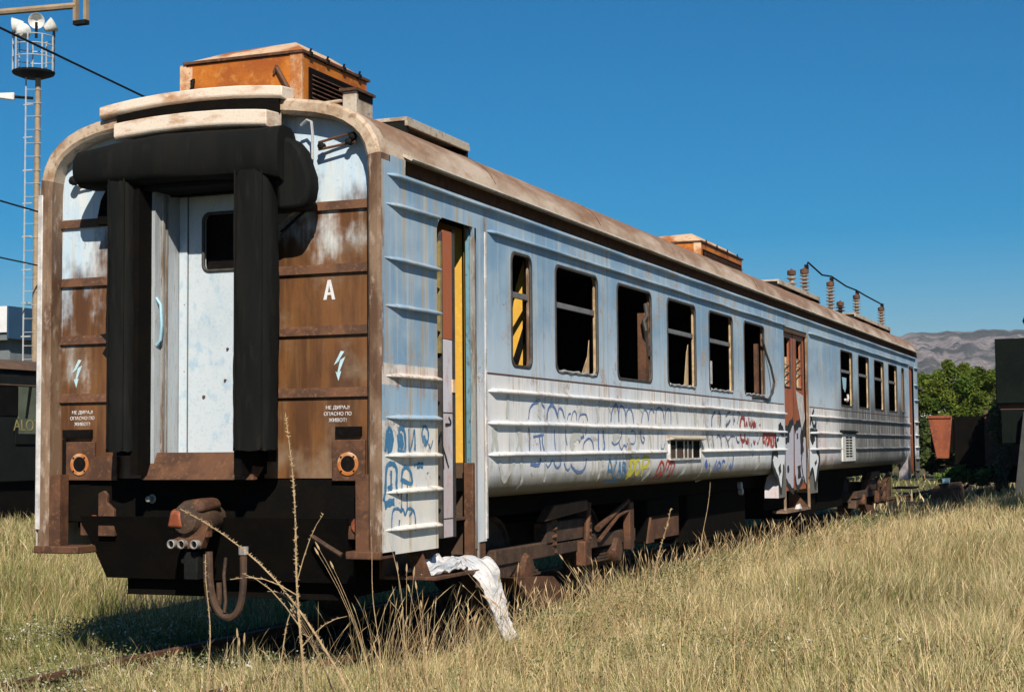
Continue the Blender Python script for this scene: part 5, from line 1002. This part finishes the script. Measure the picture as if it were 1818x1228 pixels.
# ---------------- trees and bushes ----------------
def leaf_mat(name):
    g = NT(name, .7, 0, .2); a = g.n('ShaderNodeAttribute'); a.attribute_name = 'tint'
    g.out(a.outputs['Color']); tr = g.n('ShaderNodeBsdfTranslucent'); g.l(a.outputs['Color'], tr.inputs[0])
    mx_ = g.n('ShaderNodeMixShader'); mx_.inputs[0].default_value = .30; g.l(g.b.outputs[0], mx_.inputs[1]); g.l(tr.outputs[0], mx_.inputs[2])
    g.l(mx_.outputs[0], g.t.nodes['Material Output'].inputs[0]); M[name] = g.m
leaf_mat('leaf'); leaf_mat('grass_blade')
def leaves(n, blobs, size, cols, seed, elong=2.2):
    r = np.random.default_rng(seed); w_ = np.array([b[3]*b[4]*b[5] for b in blobs]); w_ = w_/w_.sum(); k = r.choice(len(blobs), n, p=w_)
    B = np.array([b[:6] for b in blobs])[k]; d = r.normal(size=(n, 3)); d /= np.linalg.norm(d, axis=1)[:, None]; rad = r.uniform(.35, 1, n)**.5
    # clumps: many small sub-centres near the surface
    nc = 26*len(blobs); ck = r.choice(len(blobs), nc, p=w_); cd_ = r.normal(size=(nc, 3)); cd_ /= np.linalg.norm(cd_, axis=1)[:, None]
    Bc = np.array([b[:6] for b in blobs])[ck]; cc = Bc[:, :3]+cd_*Bc[:, 3:]*r.uniform(.55, 1.05, nc)[:, None]; cr_ = r.uniform(.12, .30, nc)*Bc[:, 3:].mean(1)
    sel = r.integers(0, nc, n); dd = r.normal(size=(n, 3)); dd /= np.linalg.norm(dd, axis=1)[:, None]
    P1 = cc[sel]+dd*(cr_[sel]*r.uniform(.3, 1, n)**.5)[:, None]; P0 = B[:, :3]+d*B[:, 3:]*rad[:, None]*.85
    P = np.where((r.random(n) < .78)[:, None], P1, P0)
    a = r.normal(size=(n, 3)); a[:, 2] *= .6; a /= np.linalg.norm(a, axis=1)[:, None]; b = np.cross(a, r.normal(size=(n, 3))); b /= np.linalg.norm(b, axis=1)[:, None]
    s = size*r.uniform(.6, 1.4, n)[:, None]; V = np.stack([P-a*s*elong*.5, P+b*s*.5, P+a*s*elong*.5, P-b*s*.5], 1).reshape(-1, 3)
    Qd = np.arange(4*n).reshape(n, 4); tone = r.uniform(.75, 1.25, nc)[sel]*r.uniform(.8, 1.2, n); mixv = r.random(nc)[sel][:, None]
    C = (np.array(cols[0])*(1-mixv)+np.array(cols[1])*mixv)*tone[:, None]; C = np.concatenate([C, np.ones((n, 1))], 1)
    return V, Qd, np.repeat(C, 4, axis=0)
def plant(name, loc, blobs, n, size, cols, label, cat, group=None, trunk=None, seed=1, limbs=8, elong=2.2):
    root = tag(empty(name, loc), label, cat, group); V, Qd, C = leaves(n, blobs, size, cols, seed, elong)
    me = fast_mesh('crown', V, Qd, attr=C); me.materials.append(M['leaf']); o = bpy.data.objects.new('crown', me); COL.objects.link(o); o.parent = root
    m = MB(); r = random.Random(seed)
    if trunk:
        th, tr_ = trunk; m.ring_tube([(0,0,-.3),(.05*th,.02*th,th*.35),(-.02*th,.0,th*.7),(0,0,th)], [tr_*1.25, tr_, tr_*.8, tr_*.5], 10)
        for k in range(limbs):
            b = blobs[k % len(blobs)]; z0 = th*r.uniform(.45, .95); m.ring_tube([(0,0,z0),(b[0]*.45+r.uniform(-.2,.2),b[1]*.45,z0*.5+b[2]*.5),(b[0]+r.uniform(-.4,.4)*b[3],b[1]+r.uniform(-.4,.4)*b[4],b[2]+b[5]*.3)], [tr_*.45, tr_*.25, tr_*.08], 6)
        m.build('trunk', 'bark', root)
    else:
        for k in range(limbs):
            b = blobs[k % len(blobs)]; m.ring_tube([(b[0]*.3,b[1]*.3,-.1),(b[0]*.8,b[1]*.8,b[2]*.6),(b[0]+r.uniform(-.5,.5)*b[3],b[1],b[2]+b[5]*.5)], [.05,.035,.01], 5)
        m.build('stem', 'bark', root)
    return root
G1 = [(.060,.105,.012),(.150,.185,.022)]; G2 = [(.030,.050,.013),(.065,.085,.020)]
plant('pine_tree', (-2.6, 70, .3), [(-1.4,0,3.7,1.5,1.6,1.1),(.2,.2,4.1,1.7,1.8,1.15),(1.9,.3,3.9,1.5,1.6,1.1),(3.3,0,3.5,1.3,1.5,1.2),(-.4,-.5,2.7,1.9,1.5,1.2),(1.8,-.6,2.6,1.9,1.5,1.3),(3.4,0,2.2,1.5,1.5,1.3)], 90000, .062, G1, 'round bright green pine beyond the far end of the carriage', 'tree', None, (2.8,.2), 3, 12, 3.2)
plant('shrub', (-4.6, 66, .2), [(0,0,1.6,1.5,1.3,1.5),(1.3,.3,1.2,1.3,1.2,1.2),(-1.5,.4,1.3,1.2,1.2,1.3)], 15000, .10, G2, 'dark green shrub right behind the far end of the carriage', 'shrub', 'dark shrubs at the field edge', None, 5)
plant('shrub', (2.4, 46, .3), [(-2.2,0,1.0,1.3,1.2,.9),(0,0,1.3,1.4,1.2,1.1),(2.0,0,1.2,1.4,1.2,1.1)], 15000, .09, G2, 'dark green shrub showing behind the hopper wagon', 'shrub', 'dark shrubs at the field edge', None, 6)
plant('shrub', (1.05, 38.6, .35), [(0,0,.30,.55,.4,.28),(.5,.1,.25,.4,.3,.25)], 1400, .10, [(.09,.15,.03),(.14,.19,.05)], 'low leafy green plant at the foot of the hopper wagon', 'shrub', None, None, 8, 4, 1.2)
plant('shrub', (2.25, 39.0, .35), [(0,0,.8,.25,.25,.8),(-.1,0,1.9,.3,.3,.8),(.2,0,2.7,.35,.3,.6),(-.3,0,.3,.4,.3,.4)], 2600, .05, [(.09,.11,.04),(.16,.15,.07)], 'straggly thin bush climbing between hopper wagon and dark wagon', 'shrub', None, None, 9, 6)
tube_pts = [(2.65,36,.2),(2.55,36,.9),(2.62,36,1.6),(2.8,36,2.6),(2.95,36,3.4)]
m = MB(); m.ring_tube(tube_pts, [.04,.035,.03,.025,.012], 6); m.ring_tube([(2.6,36,1.5),(2.5,36,2.6),(2.62,36,3.5),(2.8,36,4.0)], [.022,.018,.012,.006], 5); o = m.build('bare_sapling', 'bark', off=(2.65,36,.2)); o.location = (2.65,36,.2); tag(o, 'thin bare dark sapling bending up against the dark wagon edge', 'sapling')
plant('pine_tree', (8.3, 17.3, .3), [(0,0,7.6,2.6,2.6,1.9),(-2.42,-1.4,6.58,1.45,1.4,.40),(1.4,1,6.6,2.0,2.0,1.2),(-.8,1.5,6.0,1.9,1.9,1.1),(.5,0,9.4,1.8,1.8,1.2),(.2,-.5,5.2,2.0,1.9,1.0)], 100000, .045, G1, 'tall pine standing just outside the right edge, one bough reaching into the sky', 'tree', None, (8.5,.22), 13, 14)
for i in range(9):
    x = [-62,-51,-42,-30,-18,9,20,33,48][i]; y = [120,135,110,140,120,105,95,120,110][i]
    plant('roadside_tree', (x, y, 0), [(0,0,3.6,2.6,2.4,2.3),(2.1,.3,3.0,2.0,2,1.9),(-2.0,.4,2.9,2.1,2,1.8)], 6000, .26, G2, ['far tree to the left of the depot','second far tree left of the depot','far tree behind the depot roof','far tree behind the railcar','far tree hidden by the carriage','far tree right of the hopper wagon','far tree behind the dark wagon','far tree right of the field','last far tree right of the field'][i], 'tree', 'far trees round the yard', (2.8,.2), 40+i, 5)

# ---------------- dry weeds that stand out one by one ----------------
def weed(px_, h, lean, seed, thick=.006, arch_=0, nodes=60, branches=0, label='', tip=True):
    r = random.Random(seed); x, y = px_; z0 = float(gz(x, y)); m = MB(); P = []
    for i in range(13):
        t = i/12; P.append(Vector((lean[0]*t**1.4+.012*math.sin(9*t+seed), lean[1]*t**1.4, h*(t-arch_*t**3))))
    m.ring_tube(P, [thick*(1-.7*i/12) for i in range(13)], 5)
    def at(t): f = t*12; i = min(11, int(f)); return P[i].lerp(P[i+1], f-i)
    hd = MB()
    def burr(p, s):
        a = Vector((r.uniform(-1,1), r.uniform(-1,1), r.uniform(.1,1))).normalized(); b = a.cross(Vector((r.uniform(-1,1),.3,r.uniform(-1,1)))).normalized()
        q_ = p+a*s*2.2; hd.add([p-b*s*.5, p+a.cross(b)*s*.5, p+b*s*.5, p-a.cross(b)*s*.5, q_], [(0,1,4),(1,2,4),(2,3,4),(3,0,4)])
    for k in range(nodes): burr(at(r.uniform(.18, 1)), r.uniform(.5, 1)*thick*1.35)
    for k in range(branches):
        t = r.uniform(.1, .55); p = at(t); dirn = Vector((r.uniform(-1,1), r.uniform(-.6,.6), r.uniform(.3,.9))).normalized(); ln = h*r.uniform(.16,.34)
        Q_ = [p+dirn*ln*u+Vector((0,0,.1*ln*math.sin(3*u)-.10*ln*u*u)) for u in (0,.25,.5,.75,1)]; m.ring_tube(Q_, [thick*.45,thick*.4,thick*.35,thick*.3,thick*.2], 4)
        for j in range(14): u = r.uniform(.15,1); i = min(3, int(u*4)); burr(Q_[i].lerp(Q_[i+1], u*4-i), thick*r.uniform(.6,1.1))
    root = tag(empty('dry_weed', (x, y, z0)), label, 'weed', 'tall dry weeds by the carriage')
    m.build('stem', 'dry_stalk', root); hd.build('seed_heads', 'dry_stalk', root, smooth=False)
    return root
weed((1.63,-1.40), 1.860, (-0.124, 0.000), 1, 0.0085, 0.00, 260, 4, 'tallest thorny dry stalk standing upright in front of the coupler')
weed((2.01,-1.40), 1.566, (-1.243, 0.000), 2, 0.0080, 0.18, 240, 3, 'long dry stalk arching up to the left across the coupler')
weed((0.91,-1.30), 1.012, (-0.027, 0.000), 3, 0.0060, 0.00, 90, 0, 'short thorny stalk in front of the hanging air hoses')
weed((1.34,-1.30), 0.853, (0.195, 0.000), 4, 0.0060, 0.10, 70, 2, 'bushy dry stalk bending right beside the tallest one')
weed((1.94,-1.00), 1.095, (-0.076, 0.000), 5, 0.0040, 0.00, 20, 0, 'thin bare stalk below the corner post of the carriage')
weed((2.12,4.00), 1.097, (0.218, 0.000), 6, 0.0090, 0.00, 150, 1, 'spiky dry stalk in front of the first bogie')
weed((2.05,6.00), 1.354, (0.140, 0.000), 7, 0.0060, 0.10, 60, 1, 'thin dry stalk left of the middle doors')
weed((1.96,-0.60), 1.108, (-0.157, 0.000), 8, 0.0035, 0.00, 10, 0, 'fine bare stalk in front of the white corner panel')
def grasshead(x, y, h, lean, seed, label):
    r = random.Random(seed); z0 = float(gz(x, y)); root = tag(empty('grass_stalk', (x, y, z0)), label, 'grass stalk', 'seeding grass stalks in front of the carriage')
    m = MB(); hd = MB()
    for k in range(3):
        a = r.uniform(-.12,.12); l = (lean[0]+a, lean[1]+r.uniform(-.08,.08)); hh = h*r.uniform(.75,1)
        P = [Vector((l[0]*t**1.7*h, l[1]*t**1.7*h, hh*t)) for t in (0,.25,.5,.75,.9,1)]; m.ring_tube(P, [.0022,.002,.0018,.0014,.0012,.001], 4)
        T = (P[-1]-P[-3]).normalized(); c = P[-1]; ln = r.uniform(.035,.06); hd.ring_tube([c-T*ln*.4, c, c+T*ln*.6, c+T*ln], [.002,.0065,.005,.001], 5)
    m.build('stem', 'dry_stalk', root); hd.build('seed_head', 'dry_stalk', root)
grasshead(1.68, -0.6, 1.01, (-0.39, 0), 0, 'fine seeding grass stalks before the carriage, fourth from the left')
grasshead(1.87, -0.5, 0.9, (0.07, 0), 1, 'fine seeding grass stalks before the carriage, sixth from the left')
grasshead(1.98, -0.4, 0.8, (-0.2, 0), 2, 'fine seeding grass stalks before the carriage, seventh from the left')
grasshead(2.17, 0.2, 0.76, (0.16, 0), 3, 'fine seeding grass stalks before the carriage, ninth from the left')
grasshead(2.07, 0.8, 0.82, (0.19, 0), 4, 'fine seeding grass stalks before the carriage, tenth from the left')
grasshead(2.02, 1.2, 0.87, (-0.65, 0), 5, 'fine seeding grass stalks before the carriage, eleventh from the left')
grasshead(2.27, 1.2, 0.65, (-0.73, 0), 6, 'fine seeding grass stalks before the carriage, twelfth from the left')
grasshead(2.32, 1.6, 0.66, (0.51, 0), 7, 'fine seeding grass stalks before the carriage, fourteenth from the left')
grasshead(2.35, 2.2, 0.82, (-0.36, 0), 8, 'fine seeding grass stalks before the carriage, sixteenth from the left')
grasshead(2.49, 2.2, 0.73, (-0.4, 0), 9, 'fine seeding grass stalks before the carriage, seventeenth from the left')
grasshead(1.87, 2.6, 0.67, (0.74, 0), 10, 'fine seeding grass stalks before the carriage, thirteenth from the left')
grasshead(1.98, 3, 0.65, (-0.04, 0), 11, 'fine seeding grass stalks before the carriage, fifteenth from the left')
grasshead(2.27, 4.5, 0.76, (0.5, 0), 12, 'fine seeding grass stalks before the carriage, nineteenth from the left')
grasshead(2.17, 4, 0.69, (-0.04, 0), 13, 'fine seeding grass stalks before the carriage, eighteenth from the left')
grasshead(1.99, -1, 0.67, (0.21, 0), 14, 'fine seeding grass stalks before the carriage, fifth from the left')
grasshead(1.75, -1.2, 0.68, (-0.52, 0), 15, 'fine seeding grass stalks before the carriage, third from the left')
grasshead(2.13, -0.2, 0.61, (0.2, 0), 16, 'fine seeding grass stalks before the carriage, eighth from the left')
grasshead(2.0, 9, 0.82, (0.55, 0), 17, 'fine seeding grass stalks before the carriage, twentieth from the left')
grasshead(1.32, -1.6, 0.61, (0.03, 0), 18, 'fine seeding grass stalks before the carriage, second from the left')
grasshead(0.75, -1.8, 0.54, (0.36, 0), 19, 'fine seeding grass stalks before the carriage, first from the left')

# ---------------- grass ----------------
def stalks(r, vn):
    """fine seeding stems that stand above the sward, all part of the grass cover"""
    n = 20000; a = yaw+r.uniform(R(-24), R(24), n); d = np.sqrt(r.uniform(6.6**2, 26**2, n)); x = CAM.x-np.sin(a)*d; y = CAM.y+np.cos(a)*d
    k = ((x > 1.45) | (y < -.3) | (x < -2)) & (r.random(n) < np.clip(vn(x, y, .9, 6)*1.5-.25, .05, 1)); x, y, d = x[k], y[k], d[k]; x = np.concatenate([x, r.uniform(1.25, 2.4, 1500)]); y = np.concatenate([y, r.uniform(-1, 14, 1500)]); d = np.concatenate([d, np.hypot(x[-1500:]-CAM.x, y[-1500:]-CAM.y)]); n = len(x)
    h = r.uniform(.26, .56, n)*np.where((x < 1.4), .8, 1)*np.where(np.arange(n) >= n-1500, 1.25, 1); th = r.uniform(0, 2*np.pi, n); ln = h*r.uniform(.08, .55, n); z = gz(x, y); P0 = np.stack([x, y, z], -1)
    dirv = np.stack([np.cos(th)*ln+.06, np.sin(th)*ln, 0*x], -1); fa = r.uniform(0, np.pi, n); wv = np.stack([np.cos(fa), np.sin(fa), 0*fa], -1)*(.0009+.00005*d)[:, None]
    Vs = []; ts = (0, .4, .75, .9); 
    for t in ts: c = P0+dirv*(t**1.8)+np.stack([0*x, 0*x, h*t], -1); Vs += [c-wv*(1-.4*t), c+wv*(1-.4*t)]
    hw = wv*2.0; c = P0+dirv*(.96**1.8)+np.stack([0*x, 0*x, h*.955], -1); Vs += [c-hw, c+hw]; Vs.append(P0+dirv*1.12+np.stack([0*x, 0*x, h*1.04], -1))
    V = np.stack(Vs, 1).reshape(-1, 3); b = np.arange(n)*11; Q_ = np.concatenate([np.stack([b+2*i, b+2*i+1, b+2*i+3, b+2*i+2], -1) for i in range(4)]); T_ = np.stack([b+8, b+9, b+10], -1)
    col = np.array([.62,.48,.27])*r.uniform(.6, 1.25, n)[:, None]; col = np.where((r.random(n) < .3)[:, None], col*np.array([.75,.62,.55]), col); C = np.repeat(np.concatenate([col, np.ones((n, 1))], 1)[:, None], 11, axis=1).reshape(-1, 4)
    me = fast_mesh('seeding_grass', V, Q_, T_, C); me.materials.append(M['grass_blade']); o = bpy.data.objects.new('seeding_grass', me); COL.objects.link(o)
    tag(o, 'thin seeding grass stems standing above the dry sward', 'grass', kind='stuff')
def grass_field():
    r = np.random.default_rng(5); cx, cy = CAM.x, CAM.y
    def zone(d0, d1, n, h0, h1, wd):
        a = yaw + r.uniform(R(-25), R(25), n); d = np.sqrt(r.uniform(d0**2, d1**2, n)); x = cx-np.sin(a)*d; y = cy+np.cos(a)*d
        return x, y, np.full(n, h0), np.full(n, h1), np.full(n, wd)
    parts = [zone(6.3, 9.5, 125000, .14, .40, .0045), zone(9.5, 14, 160000, .16, .44, .0060), zone(14, 23, 190000, .20, .46, .0070), zone(23, 42, 130000, .20, .50, .013), zone(42, 90, 50000, .25, .55, .05)]
    n = 80000; sg = r.choice([-1, 1], n); a = yaw+sg*r.uniform(R(25), R(44), n); d = np.sqrt(r.uniform(6.3**2, 34**2, n)); parts.append((cx-np.sin(a)*d, cy+np.cos(a)*d, np.full(n, .18), np.full(n, .46), .006+.0005*d))
    x, y, h0, h1, wd = [np.concatenate([p[i] for p in parts]) for i in range(5)]
    keep = np.ones(len(x), bool)
    under = (np.abs(x) < 1.25) & (y > .5) & (y < 27); keep &= ~(under & (r.random(len(x)) < .985))
    keep &= ~((x > -12) & (x < -1.6) & (y > 3) & (y < 27) & ((x+1.6) > -.62*(y+0)*.9) & (r.random(len(x)) < .8))
    keep &= ~((x < 1.2) & (y > 27) & (x > -.62*(y-27)-20) & (r.random(len(x)) < .75))
    x, y, h0, h1, wd = x[keep], y[keep], h0[keep], h1[keep], wd[keep]; n = len(x)
    def vn(x, y, s, k):
        return .5+.25*(np.sin(x*s+k)+np.sin(y*s*1.1+2*k+np.sin(x*s*.7)))*.9+.25*np.sin((x+y)*s*.6+3*k)*.6
    patch = vn(x, y, 1.1, 1)*.5+vn(x, y, 3.7, 2)*.5
    patch2 = vn(x, y, .45, 4)*.55+vn(x, y, 2.3, 5)*.45
    h = h0+(h1-h0)*r.beta(1.6, 3.2, n); h *= .82*(.45+1.05*patch); h *= .85+.5*(vn(x, y, 7.3, 8) > .62)
    intrack = np.clip(1-np.abs(x)/2.2, 0, 1)*(y < .5); h *= 1-.12*intrack
    side = np.clip((x-1.3)/1.2, 0, 1); left = np.clip((-x-.8)/2, 0, 1)*(y > -1.5)
    h *= (.88+.12*side+.12*np.exp(-((x-2.0)/.9)**2)*(y > 1))
    h *= np.where(y < 1.0, .85, 1.05)
    lushl = np.clip((-x+.2)/1.5, 0, 1)*np.clip((y+3)/2, 0, 1)
    lowleaf = (r.random(n) < .22)
    h = np.where(lowleaf, h*.45, h); wd = wd*.82; wd = np.where(lowleaf, wd*2.0, wd*r.uniform(.7, 1.3, n))
    z = gz(x, y)-.02
    th = r.uniform(0, 2*np.pi, n); dirx, diry = np.cos(th), np.sin(th)
    ln = h*r.uniform(.05, .75, n)**1.2; wf = vn(x, y, .8, 11)*6.3; ws = h*.32*vn(x, y, 1.9, 12); lx_ = np.cos(th)*ln+np.cos(wf)*ws; ly_ = np.sin(th)*ln+np.sin(wf)*ws
    fa = r.uniform(0, np.pi, n); wx, wy = np.cos(fa)*wd*.5, np.sin(fa)*wd*.5
    B0 = np.stack([x-wx, y-wy, z], -1); B1 = np.stack([x+wx, y+wy, z], -1)
    Mx = x+lx_*.35; My = y+ly_*.35; Mz = z+h*.58
    M0 = np.stack([Mx-wx*.85, My-wy*.85, Mz], -1); M1 = np.stack([Mx+wx*.85, My+wy*.85, Mz], -1)
    T = np.stack([x+lx_, y+ly_, z+h], -1)
    V = np.stack([B0, B1, M1, M0, T], 1).reshape(-1, 3); b = np.arange(n)*5
    Qd = np.stack([b, b+1, b+2, b+3], -1); Tr = np.stack([b+3, b+2, b+4], -1)
    straw = np.array([.67,.56,.325]); olive = np.array([.37,.335,.14]); green = np.array([.18,.21,.055]); brown = np.array([.32,.20,.10]); pink = np.array([.58,.42,.27])
    u = r.random(n); pg = np.clip(.10+.50*(patch2-.38)+.20*lushl, .04, .7)
    C = np.where((u < pg)[:, None], green, straw); C = np.where(((u >= pg) & (u < pg+.26))[:, None], olive, C); C = np.where(((u > .86))[:, None], brown, C); C = np.where(((u > .82) & (u <= .90) & (patch > .5))[:, None], pink, C)
    C = C*r.uniform(.55, 1.3, n)[:, None]; C = np.where(lowleaf[:, None], C*.4+green*.7*r.uniform(.7, 1.3, n)[:, None], C)
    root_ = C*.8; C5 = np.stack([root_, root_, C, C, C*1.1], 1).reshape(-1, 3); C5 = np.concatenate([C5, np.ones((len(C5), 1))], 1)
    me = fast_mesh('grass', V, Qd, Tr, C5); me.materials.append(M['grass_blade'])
    o = bpy.data.objects.new('grass', me); COL.objects.link(o); tag(o, 'dry straw coloured grass mixed with green covering the whole yard', 'grass', kind='stuff')
    stalks(r, vn)
    # small leafy herbs with pale flowers, and seed heads on the grass
    n = 34000; a = yaw+r.uniform(R(-23), R(23), n); d = np.sqrt(r.uniform(6.6**2, 15**2, n)); x = cx-np.sin(a)*d; y = cy+np.cos(a)*d
    pt = vn(x, y, 1.7, 9)*.6+vn(x, y, .6, 3)*.4; k = (r.random(n) < np.clip((pt-.40)*2.2, .05, 1)*np.where(x < 2.6, 1, .45)) & ~((np.abs(x) < 1.25) & (y > .6)); x, y = x[k], y[k]; edge = 3000; x = np.concatenate([x, 1.55+np.abs(r.normal(0, .42, edge))]); y = np.concatenate([y, r.uniform(1.5, 19, edge)]); n = len(x)
    P = []; Cc = []
    for j in range(9):
        hh = r.uniform(.02, .26, n)*np.where(y < 1, .8, 1.)*np.where(np.arange(n) >= n-3000, 1.7, 1); s = r.uniform(.006, .013, n); ax = r.normal(size=(n, 3)); ax /= np.linalg.norm(ax, axis=1)[:, None]; bx = np.cross(ax, r.normal(size=(n, 3))); bx /= np.linalg.norm(bx, axis=1)[:, None]
        c0 = np.stack([x+r.normal(0, .03, n), y+r.normal(0, .03, n), gz(x, y)+hh], -1); s = s[:, None]
        P.append(np.stack([c0-ax*s*1.3, c0+bx*s*.7, c0+ax*s*1.3, c0-bx*s*.7], 1))
        fl = (hh > .13) & (r.random(n) < .13*(x < 1.4)+.03); col = np.where(fl[:, None], np.array([.58,.55,.50]), np.array([.19,.20,.085])*r.uniform(.6, 1.4, n)[:, None]); Cc.append(np.repeat(np.concatenate([col, np.ones((n, 1))], 1)[:, None], 4, axis=1))
    P = np.concatenate(P).reshape(-1, 3); Cc = np.concatenate(Cc).reshape(-1, 4); me = fast_mesh('herbs', P, np.arange(len(P)).reshape(-1, 4), attr=Cc); me.materials.append(M['grass_blade'])
    o = bpy.data.objects.new('herbs', me); COL.objects.link(o); tag(o, 'low leafy herbs with tiny pale flowers growing among the grass', 'herbs', kind='stuff')
grass_field()

# ---------------- haze ----------------
m = MB(); m.box(-6500, 6500, -3200, 7500, -4, 330); hz = m.build('haze', None, smooth=False); tag(hz, 'thin blue air that pales the distant mountain', 'haze', kind='stuff')
hm = bpy.data.materials.new('haze'); hm.use_nodes = True; t = hm.node_tree; t.nodes.clear(); ou = t.nodes.new('ShaderNodeOutputMaterial'); pv = t.nodes.new('ShaderNodeVolumePrincipled')
pv.inputs['Color'].default_value = (.72,.80,1,1); pv.inputs['Density'].default_value = .00011; pv.inputs['Anisotropy'].default_value = .2
t.links.new(pv.outputs[0], ou.inputs['Volume']); hz.data.materials.append(hm)
